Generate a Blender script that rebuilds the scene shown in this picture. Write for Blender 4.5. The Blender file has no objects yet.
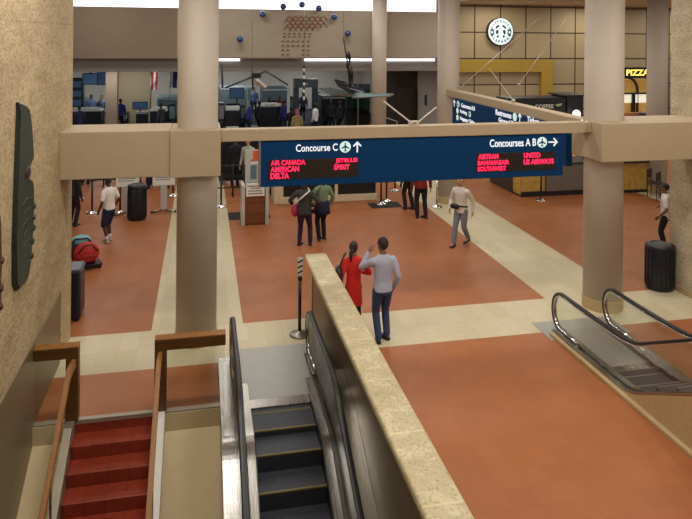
import bpy, bmesh, math, random
from mathutils import Vector, Matrix
random.seed(7)
S = bpy.context.scene
C = S.collection
PI = math.pi

# ------------------------------------------------------------------ camera
F, YAW, ROLL, HOR = 666.34, 0.211648, -0.0082754, 35.137
CAMZ = 5.15
cy, sy = math.cos(YAW), math.sin(YAW)
R0, FW, U0 = Vector((cy, -sy, 0)), Vector((sy, cy, 0)), Vector((0, 0, 1))
cr, sr = math.cos(ROLL), math.sin(ROLL)
RT, UP = R0 * cr - U0 * sr, U0 * cr + R0 * sr
cam = bpy.data.cameras.new('camera')
cam.sensor_width = 36.0
cam.lens = F / 692 * 36
cam.shift_y = -(259.5 - HOR) / 692
cam.clip_end = 200
co = bpy.data.objects.new('camera', cam)
C.objects.link(co)
M = Matrix((RT, UP, -FW)).transposed().to_4x4()
M.translation = Vector((0, 0, CAMZ))
co.matrix_world = M
S.camera = co


def ray(x, y):
    return (x - 346) * RT + (HOR - y) * UP + F * FW


def at(x, y, Y):
    """point of the place seen at pixel x, y when it stands at distance Y down the hall"""
    d = ray(x, y)
    return Vector((0, 0, CAMZ)) + d * (Y / d.y)


def fl(x, y, z=0.0):
    d = ray(x, y)
    return Vector((0, 0, CAMZ)) + d * ((z - CAMZ) / d.z)


# ------------------------------------------------------------------ materials
def lin(c):
    return tuple(((v / 255) / 12.92 if v / 255 <= .04045 else ((v / 255 + .055) / 1.055) ** 2.4) for v in c)


MATS = {}


def pm(name, rgb, rough=.6, metal=0., var=.06, scale=9., bump=0., bscale=60., trans=0., alpha=1., emit=None, es=0., stretch=None, coat=0.):
    if name in MATS:
        return MATS[name]
    m = bpy.data.materials.new(name)
    m.use_nodes = True
    nt = m.node_tree
    b = nt.nodes['Principled BSDF']
    c = lin(rgb)
    b.inputs['Roughness'].default_value = rough
    b.inputs['Metallic'].default_value = metal
    b.inputs['Coat Weight'].default_value = coat
    tc = nt.nodes.new('ShaderNodeTexCoord')
    src = tc.outputs['Object']
    if stretch:
        mp = nt.nodes.new('ShaderNodeMapping')
        mp.inputs['Scale'].default_value = stretch
        nt.links.new(src, mp.inputs[0])
        src = mp.outputs[0]
    no = nt.nodes.new('ShaderNodeTexNoise')
    no.inputs['Scale'].default_value = scale
    no.inputs['Detail'].default_value = 4
    nt.links.new(src, no.inputs['Vector'])
    mx = nt.nodes.new('ShaderNodeMix')
    mx.data_type = 'RGBA'
    mx.inputs['A'].default_value = tuple(max(0, v * (1 - 2 * var)) for v in c) + (1,)
    mx.inputs['B'].default_value = tuple(min(1, v * (1 + 2 * var)) for v in c) + (1,)
    nt.links.new(no.outputs['Fac'], mx.inputs['Factor'])
    nt.links.new(mx.outputs['Result'], b.inputs['Base Color'])
    if bump:
        n2 = nt.nodes.new('ShaderNodeTexNoise')
        n2.inputs['Scale'].default_value = bscale
        n2.inputs['Detail'].default_value = 3
        nt.links.new(src, n2.inputs['Vector'])
        bp = nt.nodes.new('ShaderNodeBump')
        bp.inputs['Strength'].default_value = bump
        bp.inputs['Distance'].default_value = .02
        nt.links.new(n2.outputs['Fac'], bp.inputs['Height'])
        nt.links.new(bp.outputs['Normal'], b.inputs['Normal'])
    if trans:
        b.inputs['Transmission Weight'].default_value = trans
    if alpha < 1:
        b.inputs['Alpha'].default_value = alpha
    if emit:
        b.inputs['Emission Color'].default_value = lin(emit) + (1,)
        b.inputs['Emission Strength'].default_value = es
    MATS[name] = m
    return m


class NB:
    """small expression helper for shader node graphs"""

    def __init__(s, name):
        s.m = bpy.data.materials.new(name)
        s.m.use_nodes = True
        s.t = s.m.node_tree
        s.b = s.t.nodes['Principled BSDF']

    def put(s, sock, v):
        if isinstance(v, (int, float)):
            sock.default_value = v
        elif isinstance(v, tuple):
            sock.default_value = v + (1,) if len(v) == 3 and sock.type == 'RGBA' else v
        else:
            s.t.links.new(v, sock)

    def f(s, op, a, b=0., c=0.):
        n = s.t.nodes.new('ShaderNodeMath')
        n.operation = op
        s.put(n.inputs[0], a)
        s.put(n.inputs[1], b)
        s.put(n.inputs[2], c)
        return n.outputs[0]

    def mix(s, fac, a, b):
        n = s.t.nodes.new('ShaderNodeMix')
        n.data_type = 'RGBA'
        s.put(n.inputs['Factor'], fac)
        s.put(n.inputs['A'], a)
        s.put(n.inputs['B'], b)
        return n.outputs['Result']

    def mul(s, col, fac):
        n = s.t.nodes.new('ShaderNodeVectorMath')
        n.operation = 'SCALE'
        s.t.links.new(col, n.inputs[0])
        s.put(n.inputs['Scale'], fac)
        return n.outputs[0]

    def pos(s):
        g = s.t.nodes.new('ShaderNodeNewGeometry')
        x = s.t.nodes.new('ShaderNodeSeparateXYZ')
        s.t.links.new(g.outputs['Position'], x.inputs[0])
        return g.outputs['Position'], x.outputs[0], x.outputs[1], x.outputs[2]

    def noise(s, v, scale, detail=4., rough=.5):
        n = s.t.nodes.new('ShaderNodeTexNoise')
        n.inputs['Scale'].default_value = scale
        n.inputs['Detail'].default_value = detail
        n.inputs['Roughness'].default_value = rough
        s.t.links.new(v, n.inputs['Vector'])
        return n.outputs['Fac']

    def mapv(s, v, scale):
        n = s.t.nodes.new('ShaderNodeMapping')
        n.inputs['Scale'].default_value = scale
        s.t.links.new(v, n.inputs[0])
        return n.outputs[0]

    def white(s, x, y):
        c = s.t.nodes.new('ShaderNodeCombineXYZ')
        s.put(c.inputs[0], x)
        s.put(c.inputs[1], y)
        n = s.t.nodes.new('ShaderNodeTexWhiteNoise')
        n.noise_dimensions = '3D'
        s.t.links.new(c.outputs[0], n.inputs['Vector'])
        return n.outputs['Value']

    def rng(s, v, a, b, c, d):
        n = s.t.nodes.new('ShaderNodeMapRange')
        s.put(n.inputs[0], v)
        for i, q in enumerate((a, b, c, d)):
            n.inputs[i + 1].default_value = q
        return n.outputs[0]

    def bump(s, h, strength=.3, dist=.01):
        n = s.t.nodes.new('ShaderNodeBump')
        n.inputs['Strength'].default_value = strength
        n.inputs['Distance'].default_value = dist
        s.put(n.inputs['Height'], h)
        s.t.links.new(n.outputs[0], s.b.inputs['Normal'])


def floor_material():
    n = NB('terracotta_and_cream_tile')
    p, x, y, z = n.pos()
    s1 = n.f('COMPARE', x, -.045, .785)
    s2 = n.f('COMPARE', x, 7.49, .86)
    s3 = n.f('COMPARE', x, 15.0, .86)
    s4 = n.f('COMPARE', x, -7.6, .8)
    st = n.f('MAXIMUM', n.f('MAXIMUM', s1, s2), n.f('MAXIMUM', s3, s4))
    st = n.f('MULTIPLY', st, n.f('GREATER_THAN', y, 11.0))
    band = n.f('COMPARE', y, 11.305, .685)
    cream = n.f('MAXIMUM', st, band)
    # red tiles
    tx = n.f('DIVIDE', x, .61)
    ty = n.f('DIVIDE', y, .61)
    jr = n.f('MAXIMUM', n.f('LESS_THAN', n.f('FRACT', tx), .016), n.f('LESS_THAN', n.f('FRACT', ty), .016))
    tr = n.white(n.f('FLOOR', n.f('DIVIDE', x, .305)), n.f('FLOOR', n.f('DIVIDE', y, .305)))
    nz = n.noise(p, 1.1, 3)
    nf = n.noise(p, 40, 3)
    red = n.mix(tr, lin((160, 99, 58)), lin((168, 105, 62)))
    red = n.mix(n.rng(nz, .35, .65, 0, .5), red, lin((152, 92, 58)))
    red = n.mul(red, n.rng(nf, .3, .7, .95, 1.05))
    red = n.mul(red, n.f('SUBTRACT', 1., n.f('MULTIPLY', jr, .1)))
    # cream tiles
    cx = n.f('DIVIDE', n.f('ADD', x, .1), .3)
    cyy = n.f('DIVIDE', n.f('SUBTRACT', y, 10.62), .685)
    jc = n.f('MAXIMUM', n.f('LESS_THAN', n.f('FRACT', cx), .028), n.f('LESS_THAN', n.f('FRACT', cyy), .016))
    tcv = n.white(n.f('FLOOR', cx), n.f('FLOOR', cyy))
    cr_ = n.mix(tcv, lin((196, 183, 150)), lin((206, 194, 164)))
    v2 = n.noise(n.mapv(p, (1, 3.5, 1)), 6, 5, .6)
    cr_ = n.mul(cr_, n.rng(v2, .3, .7, .92, 1.06))
    cr_ = n.mul(cr_, n.f('SUBTRACT', 1., n.f('MULTIPLY', jc, .13)))
    col = n.mix(cream, red, cr_)
    n.put(n.b.inputs['Base Color'], col)
    n.put(n.b.inputs['Roughness'], n.rng(nz, .3, .7, .34, .48))
    n.b.inputs['Specular IOR Level'].default_value = .26
    return n.m


def travertine(name, base, dark, pits=1.):
    n = NB(name)
    p, x, y, z = n.pos()
    a = n.noise(n.mapv(p, (1, 1, 2.6)), 1.6, 6, .6)
    b = n.noise(n.mapv(p, (1, 1, 1.7)), 16, 5, .65)
    c = n.noise(n.mapv(p, (1, 1, 1.5)), 24, 2, .5)
    col = n.mix(n.rng(a, .3, .7, 0, 1), lin(dark), lin(base))
    pit = n.rng(b, .48, .66, 0, .45 * pits)
    pit2 = n.rng(c, .54, .68, 0, .45 * pits)
    k = n.f('SUBTRACT', 1., n.f('MAXIMUM', pit, pit2))
    # stone panel joints
    jz = n.f('LESS_THAN', n.f('FRACT', n.f('DIVIDE', n.f('ADD', z, .24), .92)), .008)
    k = n.f('MULTIPLY', k, n.f('SUBTRACT', 1., n.f('MULTIPLY', jz, .35)))
    col = n.mul(col, k)
    n.put(n.b.inputs['Base Color'], col)
    n.b.inputs['Roughness'].default_value = .75
    n.bump(k, .5, .012)
    return n.m


def cap_stone():
    n = NB('parapet_cap_stone')
    p, x, y, z = n.pos()
    a = n.noise(p, 5, 6, .62)
    b = n.noise(p, 30, 4, .6)
    d = n.noise(p, 2.3, 3, .5)
    col = n.mix(n.rng(a, .35, .65, 0, 1), lin((176, 161, 122)), lin((206, 193, 156)))
    col = n.mix(n.rng(b, .53, .63, 0, .6), col, lin((138, 122, 84)))
    # thin veins and light piece joints across the cap
    v = n.f('ABSOLUTE', n.f('SUBTRACT', a, .5))
    col = n.mix(n.rng(v, .0, .012, .55, 0), col, lin((128, 108, 70)))
    jy = n.f('FRACT', n.f('DIVIDE', n.f('ADD', n.f('ADD', y, n.f('MULTIPLY', d, .05)), -.17), 1.06))
    col = n.mix(n.f('MULTIPLY', n.f('LESS_THAN', jy, .025), .4), col, lin((226, 214, 176)))
    n.put(n.b.inputs['Base Color'], col)
    n.b.inputs['Roughness'].default_value = .5
    n.bump(b, .25, .006)
    return n.m


def stair_tile():
    n = NB('dark_red_stair_tile')
    p, x, y, z = n.pos()
    j = n.f('LESS_THAN', n.f('FRACT', n.f('DIVIDE', n.f('ADD', x, 1.6), .24)), .035)
    a = n.noise(p, 9, 4)
    col = n.mix(n.rng(a, .3, .7, 0, 1), lin((122, 44, 26)), lin((142, 54, 33)))
    col = n.mul(col, n.f('SUBTRACT', 1., n.f('MULTIPLY', j, .55)))
    n.put(n.b.inputs['Base Color'], col)
    n.b.inputs['Roughness'].default_value = .4
    return n.m


def brushed(name, rgb, rough, sc=(1, 60, 60), metal=1.):
    n = NB(name)
    p, x, y, z = n.pos()
    a = n.noise(n.mapv(p, sc), 3, 3)
    c = lin(rgb)
    col = n.mix(a, tuple(v * .85 for v in c), tuple(min(1, v * 1.1) for v in c))
    n.put(n.b.inputs['Base Color'], col)
    n.b.inputs['Metallic'].default_value = metal
    n.put(n.b.inputs['Roughness'], n.rng(a, .3, .7, rough * .8, rough * 1.25))
    return n.m


def coffee_wall_material():
    n = NB('tan_wall_panels_with_dark_joints')
    p, x, y, z = n.pos()
    fx = n.f('FRACT', n.f('DIVIDE', n.f('ADD', x, -13.6 + 1.29 * 20), 1.29))
    fz = n.f('FRACT', n.f('DIVIDE', n.f('ADD', z, -6.52 + 1.22 * 10), 1.22))
    j = n.f('MAXIMUM', n.f('LESS_THAN', fx, .046), n.f('LESS_THAN', fz, .05))
    tv = n.white(n.f('FLOOR', n.f('DIVIDE', n.f('ADD', x, -13.6 + 1.29 * 20), 1.29)), n.f('FLOOR', n.f('DIVIDE', n.f('ADD', z, -6.52 + 12.2), 1.22)))
    col = n.mix(tv, lin((156, 141, 112)), lin((166, 150, 120)))
    col = n.mix(j, col, lin((50, 40, 30)))
    n.put(n.b.inputs['Base Color'], col)
    n.b.inputs['Roughness'].default_value = .55
    return n.m


def wood(name, a, b, rough=.4, sc=(1.5, 1.5, 14)):
    n = NB(name)
    tc = n.t.nodes.new('ShaderNodeTexCoord')
    v = n.mapv(tc.outputs['Object'], sc)
    q = n.noise(v, 4, 5, .6)
    n.put(n.b.inputs['Base Color'], n.mix(n.rng(q, .3, .7, 0, 1), lin(a), lin(b)))
    n.b.inputs['Roughness'].default_value = rough
    return n.m


def groove_material():
    n = NB('ribbed_dark_escalator_metal')
    p, x, y, z = n.pos()
    g = n.f('FRACT', n.f('DIVIDE', x, .018))
    k = n.rng(g, .0, .5, .45, 1.0)
    a = n.noise(p, 12, 3)
    col = n.mix(a, lin((58, 61, 67)), lin((78, 82, 88)))
    n.put(n.b.inputs['Base Color'], n.mul(col, k))
    n.b.inputs['Metallic'].default_value = .5
    n.b.inputs['Roughness'].default_value = .5
    return n.m


FLOOR = floor_material()
TRAV = travertine('travertine_wall', (198, 176, 136), (172, 150, 112))
TRAVR = travertine('travertine_wall_grey', (214, 199, 170), (180, 164, 134), .95)
CAP = cap_stone()
STAIR = stair_tile()
STEEL = brushed('brushed_steel', (166, 163, 156), .24, (40, .6, .6))
STEELX = brushed('brushed_steel_panel', (150, 145, 135), .34, (40, .6, .6))
BRONZE = brushed('olive_metal_cladding', (138, 124, 96), .42, (60, 60, 1), .55)
CHROME = pm('chrome', (205, 205, 205), .14, 1., .02)
GROOVE = groove_material()
WOODR = wood('honey_wood_rail', (120, 76, 26), (156, 104, 42), .5, (14, 2, 14))
WOODD = wood('dark_wood_post', (74, 46, 16), (102, 68, 26), .4)
WOODK = wood('reddish_kiosk_wood', (104, 58, 30), (134, 78, 42), .45)
WOODG = wood('golden_counter_wood', (176, 138, 62), (204, 166, 84), .45, (2, 2, 2))
BEAMP = pm('tan_painted_beam', (172, 152, 123), .6, 0, .03, 3)
PAINT = pm('cream_painted_plaster', (190, 177, 162), .6, 0, .03, 3)
PAINTD = pm('tan_painted_fascia', (142, 124, 104), .65, 0, .03, 3)
PAINTG = pm('grey_painted_fascia', (166, 155, 137), .65, 0, .03, 3)
GREYB = pm('grey_bulkhead', (128, 124, 118), .6, 0, .03, 3)
BEIGE = pm('beige_partition', (176, 160, 126), .7, 0, .03, 3)
CREAM = pm('cream_plinth', (206, 190, 156), .6, 0, .03, 5)
WELL = pm('beige_well_plaster', (196, 176, 136), .7, 0, .03, 4)
NAVY = pm('navy_sign_face', (6, 54, 96), .6, 0, .03, 3)
NAVY.node_tree.nodes['Principled BSDF'].inputs['Specular IOR Level'].default_value = .12
LEDP = pm('dark_led_panel', (34, 26, 22), .4, 0, .1, 60)
WHITEL = pm('backlit_white_lettering', (235, 240, 245), .4, 0, 0, 5, emit=(225, 232, 245), es=.55)
ICON = pm('pale_green_icon', (205, 232, 226), .4, 0, 0, 5, emit=(190, 228, 222), es=.5)
LEDR = pm('red_led_lettering', (200, 30, 60), .4, 0, 0, 5, emit=(255, 36, 84), es=1.5)
BLACK = pm('black_plastic', (22, 22, 25), .4, 0, .1, 20)
RUBBER = pm('black_rubber', (24, 24, 27), .38, 0, .08, 20)
DKBLUE = pm('blue_black_plastic', (20, 24, 38), .35, 0, .1, 12)
GREY = pm('grey_plastic', (120, 120, 116), .5, 0, .05, 6)
LGREY = pm('light_grey_plastic', (186, 186, 180), .5, 0, .05, 6)
TEAL = pm('teal_grey_casing', (112, 134, 138), .45, 0, .06, 6)
WHITEP = pm('white_plastic', (226, 224, 214), .5, 0, .03, 6)
YELLOWP = pm('yellow_step_edge', (112, 98, 54), .6, 0, .12, 30)
OLIVE = pm('mustard_portal_paint', (164, 138, 52), .6, 0, .05, 5)
DKBROWN = pm('dark_brown_panel', (62, 50, 40), .6, 0, .08, 4)
CURB = pm('tan_curb_stone', (178, 154, 112), .6, 0, .08, 18)
SLAB = pm('slab_edge_metal', (166, 158, 140), .4, .6, .05, 8)
PATINA = pm('green_bronze_patina', (48, 60, 52), .5, .45, .22, 6, .4, 24)
RUST = pm('rust_bronze', (84, 50, 34), .55, .4, .2, 6, .4, 24)
COPPER = pm('copper_tube', (150, 84, 50), .4, .6, .06, 8)
BLUEB = pm('blue_glass_ball', (34, 74, 128), .2, 0, .1, 6, coat=.5)
MAT_ = pm('black_floor_mat', (30, 28, 30), .9, 0, .1, 60)
BELT = pm('black_belt', (24, 24, 28), .7, 0, .05, 30)
CEIL = pm('ceiling_plaster', (200, 190, 172), .8, 0, .02, 4)


def glass(name, tint, mixf):
    n = NB(name)
    t = n.t
    tr = t.nodes.new('ShaderNodeBsdfTransparent')
    tr.inputs[0].default_value = lin(tint) + (1,)
    gl = t.nodes.new('ShaderNodeBsdfGlossy')
    gl.inputs['Roughness'].default_value = .04
    gl.inputs['Color'].default_value = (.9, .95, .93, 1)
    fr = t.nodes.new('ShaderNodeFresnel')
    fr.inputs[0].default_value = 1.35
    mx = t.nodes.new('ShaderNodeMixShader')
    t.links.new(n.f('MULTIPLY', fr.outputs[0], mixf), mx.inputs[0])
    t.links.new(tr.outputs[0], mx.inputs[1])
    t.links.new(gl.outputs[0], mx.inputs[2])
    t.links.new(mx.outputs[0], t.nodes['Material Output'].inputs[0])
    return n.m


GLASS = glass('clear_balustrade_glass', (246, 248, 246), .12)
TGLASS = glass('teal_glass', (96, 140, 136), 1.)


def emis(name, rgb, s):
    return pm(name, rgb, .5, 0, 0, 5, emit=rgb, es=s)


COVE = emis('lit_cove_diffuser', (248, 248, 255), 2.2)
LAMP = emis('downlight_lamp', (255, 244, 220), 4.)
SCREEN = emis('blue_monitor_glow', (52, 84, 120), .22)


# ------------------------------------------------------------------ mesh helpers
def NBM():
    return bmesh.new()


def box(bm, x0, x1, y0, y1, z0, z1, mx=None):
    v = [bm.verts.new(p) for p in ((x0, y0, z0), (x1, y0, z0), (x1, y1, z0), (x0, y1, z0), (x0, y0, z1), (x1, y0, z1), (x1, y1, z1), (x0, y1, z1))]
    for f in ((0, 3, 2, 1), (4, 5, 6, 7), (0, 1, 5, 4), (1, 2, 6, 5), (2, 3, 7, 6), (3, 0, 4, 7)):
        bm.faces.new([v[i] for i in f])
    if mx:
        bmesh.ops.transform(bm, matrix=mx, verts=v)
    return bm


def bbox(x0, x1, y0, y1, z0, z1, bev=.01, seg=2):
    bm = box(NBM(), x0, x1, y0, y1, z0, z1)
    bmesh.ops.bevel(bm, geom=bm.edges[:], offset=bev, segments=seg, affect='EDGES', profile=.5)
    return bm


def frame_of(d):
    d = d.normalized()
    a = Vector((0, 0, 1)) if abs(d.z) < .95 else Vector((1, 0, 0))
    u = d.cross(a).normalized()
    return u, d.cross(u).normalized()


def ring(bm, c, u, v, ru, rv, n):
    return [bm.verts.new(c + u * ru * math.cos(2 * PI * i / n) + v * rv * math.sin(2 * PI * i / n)) for i in range(n)]


def skin(bm, rings, close=True):
    n = len(rings[0])
    for a, b in zip(rings, rings[1:]):
        for i in range(n):
            bm.faces.new((a[i], a[(i + 1) % n], b[(i + 1) % n], b[i]))
    if close:
        bm.faces.new(rings[0][::-1])
        bm.faces.new(rings[-1])


def tube(bm, pts, radii, n=10):
    pts = [Vector(p) for p in pts]
    if isinstance(radii, (int, float)):
        radii = [radii] * len(pts)
    rs = []
    u = None
    for i, p in enumerate(pts):
        d = (pts[min(i + 1, len(pts) - 1)] - pts[max(i - 1, 0)])
        if u is None:
            u, v = frame_of(d)
        else:
            dn = d.normalized()
            u = (u - dn * u.dot(dn)).normalized()
            v = dn.cross(u)
        rs.append(ring(bm, p, u, v, radii[i], radii[i], n))
    skin(bm, rs)
    return bm


def lathe(bm, prof, c=(0, 0, 0), n=24):
    c = Vector(c)
    rs = [ring(bm, c + Vector((0, 0, z)), Vector((1, 0, 0)), Vector((0, 1, 0)), max(r, .0005), max(r, .0005), n) for r, z in prof]
    skin(bm, rs)
    return bm


def ell(bm, c, r, n=12, rot=None):
    mt = Matrix.Translation(c)
    if rot:
        mt = mt @ rot
    mt = mt @ Matrix.Diagonal((*r, 1))
    bmesh.ops.create_uvsphere(bm, u_segments=n, v_segments=max(6, n * 2 // 3), radius=1, matrix=mt)
    return bm


def prism(bm, pts, mx, t):
    """2-D outline pts extruded by t along local z, placed with mx"""
    a = [bm.verts.new(mx @ Vector((p[0], p[1], 0))) for p in pts]
    b = [bm.verts.new(mx @ Vector((p[0], p[1], t))) for p in pts]
    bm.faces.new(a[::-1])
    bm.faces.new(b)
    for i in range(len(pts)):
        j = (i + 1) % len(pts)
        bm.faces.new((a[i], a[j], b[j], b[i]))
    return bm


def obj(name, bm, mat, parent=None, smooth=False, world=False, mods=None):
    me = bpy.data.meshes.new(name)
    bmesh.ops.recalc_face_normals(bm, faces=bm.faces[:])
    if world and parent is not None:
        bmesh.ops.transform(bm, matrix=parent.matrix_basis.inverted(), verts=bm.verts[:])
    bm.to_mesh(me)
    bm.free()
    o = bpy.data.objects.new(name, me)
    C.objects.link(o)
    if mat:
        me.materials.append(mat)
    if smooth:
        for p in me.polygons:
            p.use_smooth = True
    if parent is not None:
        o.parent = parent
    return o


def thing(name, label, cat, loc=(0, 0, 0), rz=0., group=None):
    o = bpy.data.objects.new(name, None)
    C.objects.link(o)
    o.empty_display_size = .1
    o.matrix_basis = Matrix.Translation(loc) @ Matrix.Rotation(rz, 4, 'Z')
    o['label'] = label
    o['category'] = cat
    if group:
        o['group'] = group
    return o


def tag(o, label, cat, group=None):
    o['label'] = label
    o['category'] = cat
    if group:
        o['group'] = group
    return o


def struct(name, bm, mat, parent=None, smooth=False):
    o = obj(name, bm, mat, parent, smooth)
    if parent is None:
        o['kind'] = 'structure'
    return o


def dup(root, loc, rz, label=None, group=None):
    r = root.copy()
    C.objects.link(r)
    r.matrix_basis = Matrix.Translation(loc) @ Matrix.Rotation(rz, 4, 'Z')
    if label:
        r['label'] = label
    if group:
        r['group'] = group
    for ch in list(root.children):
        c = ch.copy()
        C.objects.link(c)
        c.parent = r
        for g in ch.children:
            d = g.copy()
            C.objects.link(d)
            d.parent = c
    return r


def text_mesh(s, x0, x1, z0, z1, fatten=0.):
    """text laid in the XY plane, fitted to the rectangle x0..x1, z0..z1; returns a bmesh"""
    cu = bpy.data.curves.new('t', 'FONT')
    cu.body = s
    cu.size = 1
    cu.extrude = .01
    cu.offset = fatten
    cu.resolution_u = 3
    o = bpy.data.objects.new('t', cu)
    C.objects.link(o)
    dg = bpy.context.evaluated_depsgraph_get()
    me = bpy.data.meshes.new_from_object(o.evaluated_get(dg))
    bpy.data.objects.remove(o)
    bpy.data.curves.remove(cu)
    bm = bmesh.new()
    bm.from_mesh(me)
    bpy.data.meshes.remove(me)
    xs = [v.co.x for v in bm.verts]
    ys = [v.co.y for v in bm.verts]
    ax, bx, ay, by = min(xs), max(xs), min(ys), max(ys)
    for v in bm.verts:
        v.co.x = x0 + (v.co.x - ax) / (bx - ax) * (x1 - x0)
        v.co.y = z0 + (v.co.y - ay) / (by - ay) * (z1 - z0)
        v.co.z *= .5
    return bm


def text(s, x0, x1, z0, z1, mx, mat, parent, fatten=0., name='lettering'):
    bm = text_mesh(s, x0, x1, z0, z1, fatten)
    bmesh.ops.transform(bm, matrix=mx, verts=bm.verts[:])
    return obj(name, bm, mat, parent, world=True)


def finish(o, voxel, smooth=4):
    """voxel-unite the overlapping shapes of a mesh into one continuous surface"""
    m = o.modifiers.new('r', 'REMESH')
    m.mode = 'VOXEL'
    m.voxel_size = voxel
    m.use_smooth_shade = True
    s = o.modifiers.new('s', 'SMOOTH')
    s.iterations = smooth
    s.factor = .5
    return o


def bake_all():
    dg = bpy.context.evaluated_depsgraph_get()
    for o in list(C.objects):
        if o.type == 'MESH' and o.modifiers:
            old = o.data
            me = bpy.data.meshes.new_from_object(o.evaluated_get(dg), depsgraph=dg)
            o.modifiers.clear()
            me.name = old.name
            o.data = me
            for p in me.polygons:
                p.use_smooth = True


# ------------------------------------------------------------------ people
SKIN_L = pm('light_skin', (196, 146, 116), .55, 0, .04, 20)
SKIN_B = pm('brown_skin', (128, 84, 60), .55, 0, .04, 20)
SKIN_D = pm('dark_skin', (78, 50, 38), .55, 0, .04, 20)
EYE = pm('dark_eye', (24, 18, 16), .3, 0, 0)
LIP = pm('lip', (150, 84, 74), .5, 0, .03)
SHOEB = pm('black_shoe', (24, 22, 24), .45, 0, .08)
SHOEG = pm('grey_trainer', (168, 160, 150), .6, 0, .1, 20)
HAIRB = pm('black_hair', (26, 21, 19), .5, 0, .15, 40, .5, 120)
HAIRN = pm('brown_hair', (56, 40, 30), .5, 0, .15, 40, .5, 120)
HAIRG = pm('grey_hair', (120, 112, 104), .6, 0, .15, 40, .5, 120)
HAIRP = pm('pink_headscarf', (206, 120, 116), .7, 0, .1, 30)


def cloth(name, rgb, var=.08):
    return pm(name, rgb, .85, 0, var, 14, .35, 16)


def capsule(bm, pts, radii, n=10):
    pts = [Vector(p) for p in pts]
    for i in range(len(pts) - 1):
        a, b = pts[i], pts[i + 1]
        u, v = frame_of(b - a)
        skin(bm, [ring(bm, a, u, v, radii[i], radii[i], n), ring(bm, b, u, v, radii[i + 1], radii[i + 1], n)])
    for p, r in zip(pts, radii):
        ell(bm, p, (r, r, r), 8)


def ik(a, b, l1, l2, pole):
    d = b - a
    L = min(d.length, (l1 + l2) * .999)
    dn = d.normalized()
    b2 = a + dn * L
    k = (l1 * l1 - l2 * l2 + L * L) / (2 * L)
    h = math.sqrt(max(l1 * l1 - k * k, 0))
    p = (pole - dn * pole.dot(dn)).normalized()
    return a + dn * k + p * h, b2


def trunk(bm, rows, h, bend):
    rs = []
    for z, rx, ry, cyo in rows:
        o = bend(z)
        rs.append(ring(bm, Vector((o[0], o[1] + cyo * h, z * h)), Vector((1, 0, 0)), Vector((0, 1, 0)), rx * h, ry * h, 14))
    skin(bm, rs)


def hand(bm, w, d, nrm, side, h):
    """palm, four unequal bent fingers and a thumb leaving the side of the palm"""
    d = d.normalized()
    nrm = (nrm - d * nrm.dot(d)).normalized()
    s = d.cross(nrm) * side
    q = h / 1.75
    pe = w + d * .085 * q
    for k in (-1.5, -.5, .5, 1.5):
        capsule(bm, [w + s * k * .010 * q, pe + s * k * .020 * q], [.015 * q, .0125 * q], 8)
    for k, ln in ((-1.5, .78), (-.5, .95), (.5, 1.), (1.5, .92)):
        p = pe + s * k * .020 * q
        dd = (d + nrm * .28 + s * k * .06).normalized()
        p2 = p + dd * .042 * ln * q
        dd = (d + nrm * .75).normalized()
        p3 = p2 + dd * .026 * ln * q
        dd = (d + nrm * 1.4).normalized()
        p4 = p3 + dd * .02 * ln * q
        capsule(bm, [p, p2, p3, p4], [.0098 * q, .0092 * q, .0088 * q, .008 * q], 7)
    b = w + d * .026 * q + s * .022 * q
    b2 = b + (d * .7 + s * .75 + nrm * .3).normalized() * .04 * q
    b3 = b2 + (d * .9 + s * .25 + nrm * .45).normalized() * .032 * q
    capsule(bm, [b, b2, b3], [.013 * q, .011 * q, .0095 * q], 7)


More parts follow.
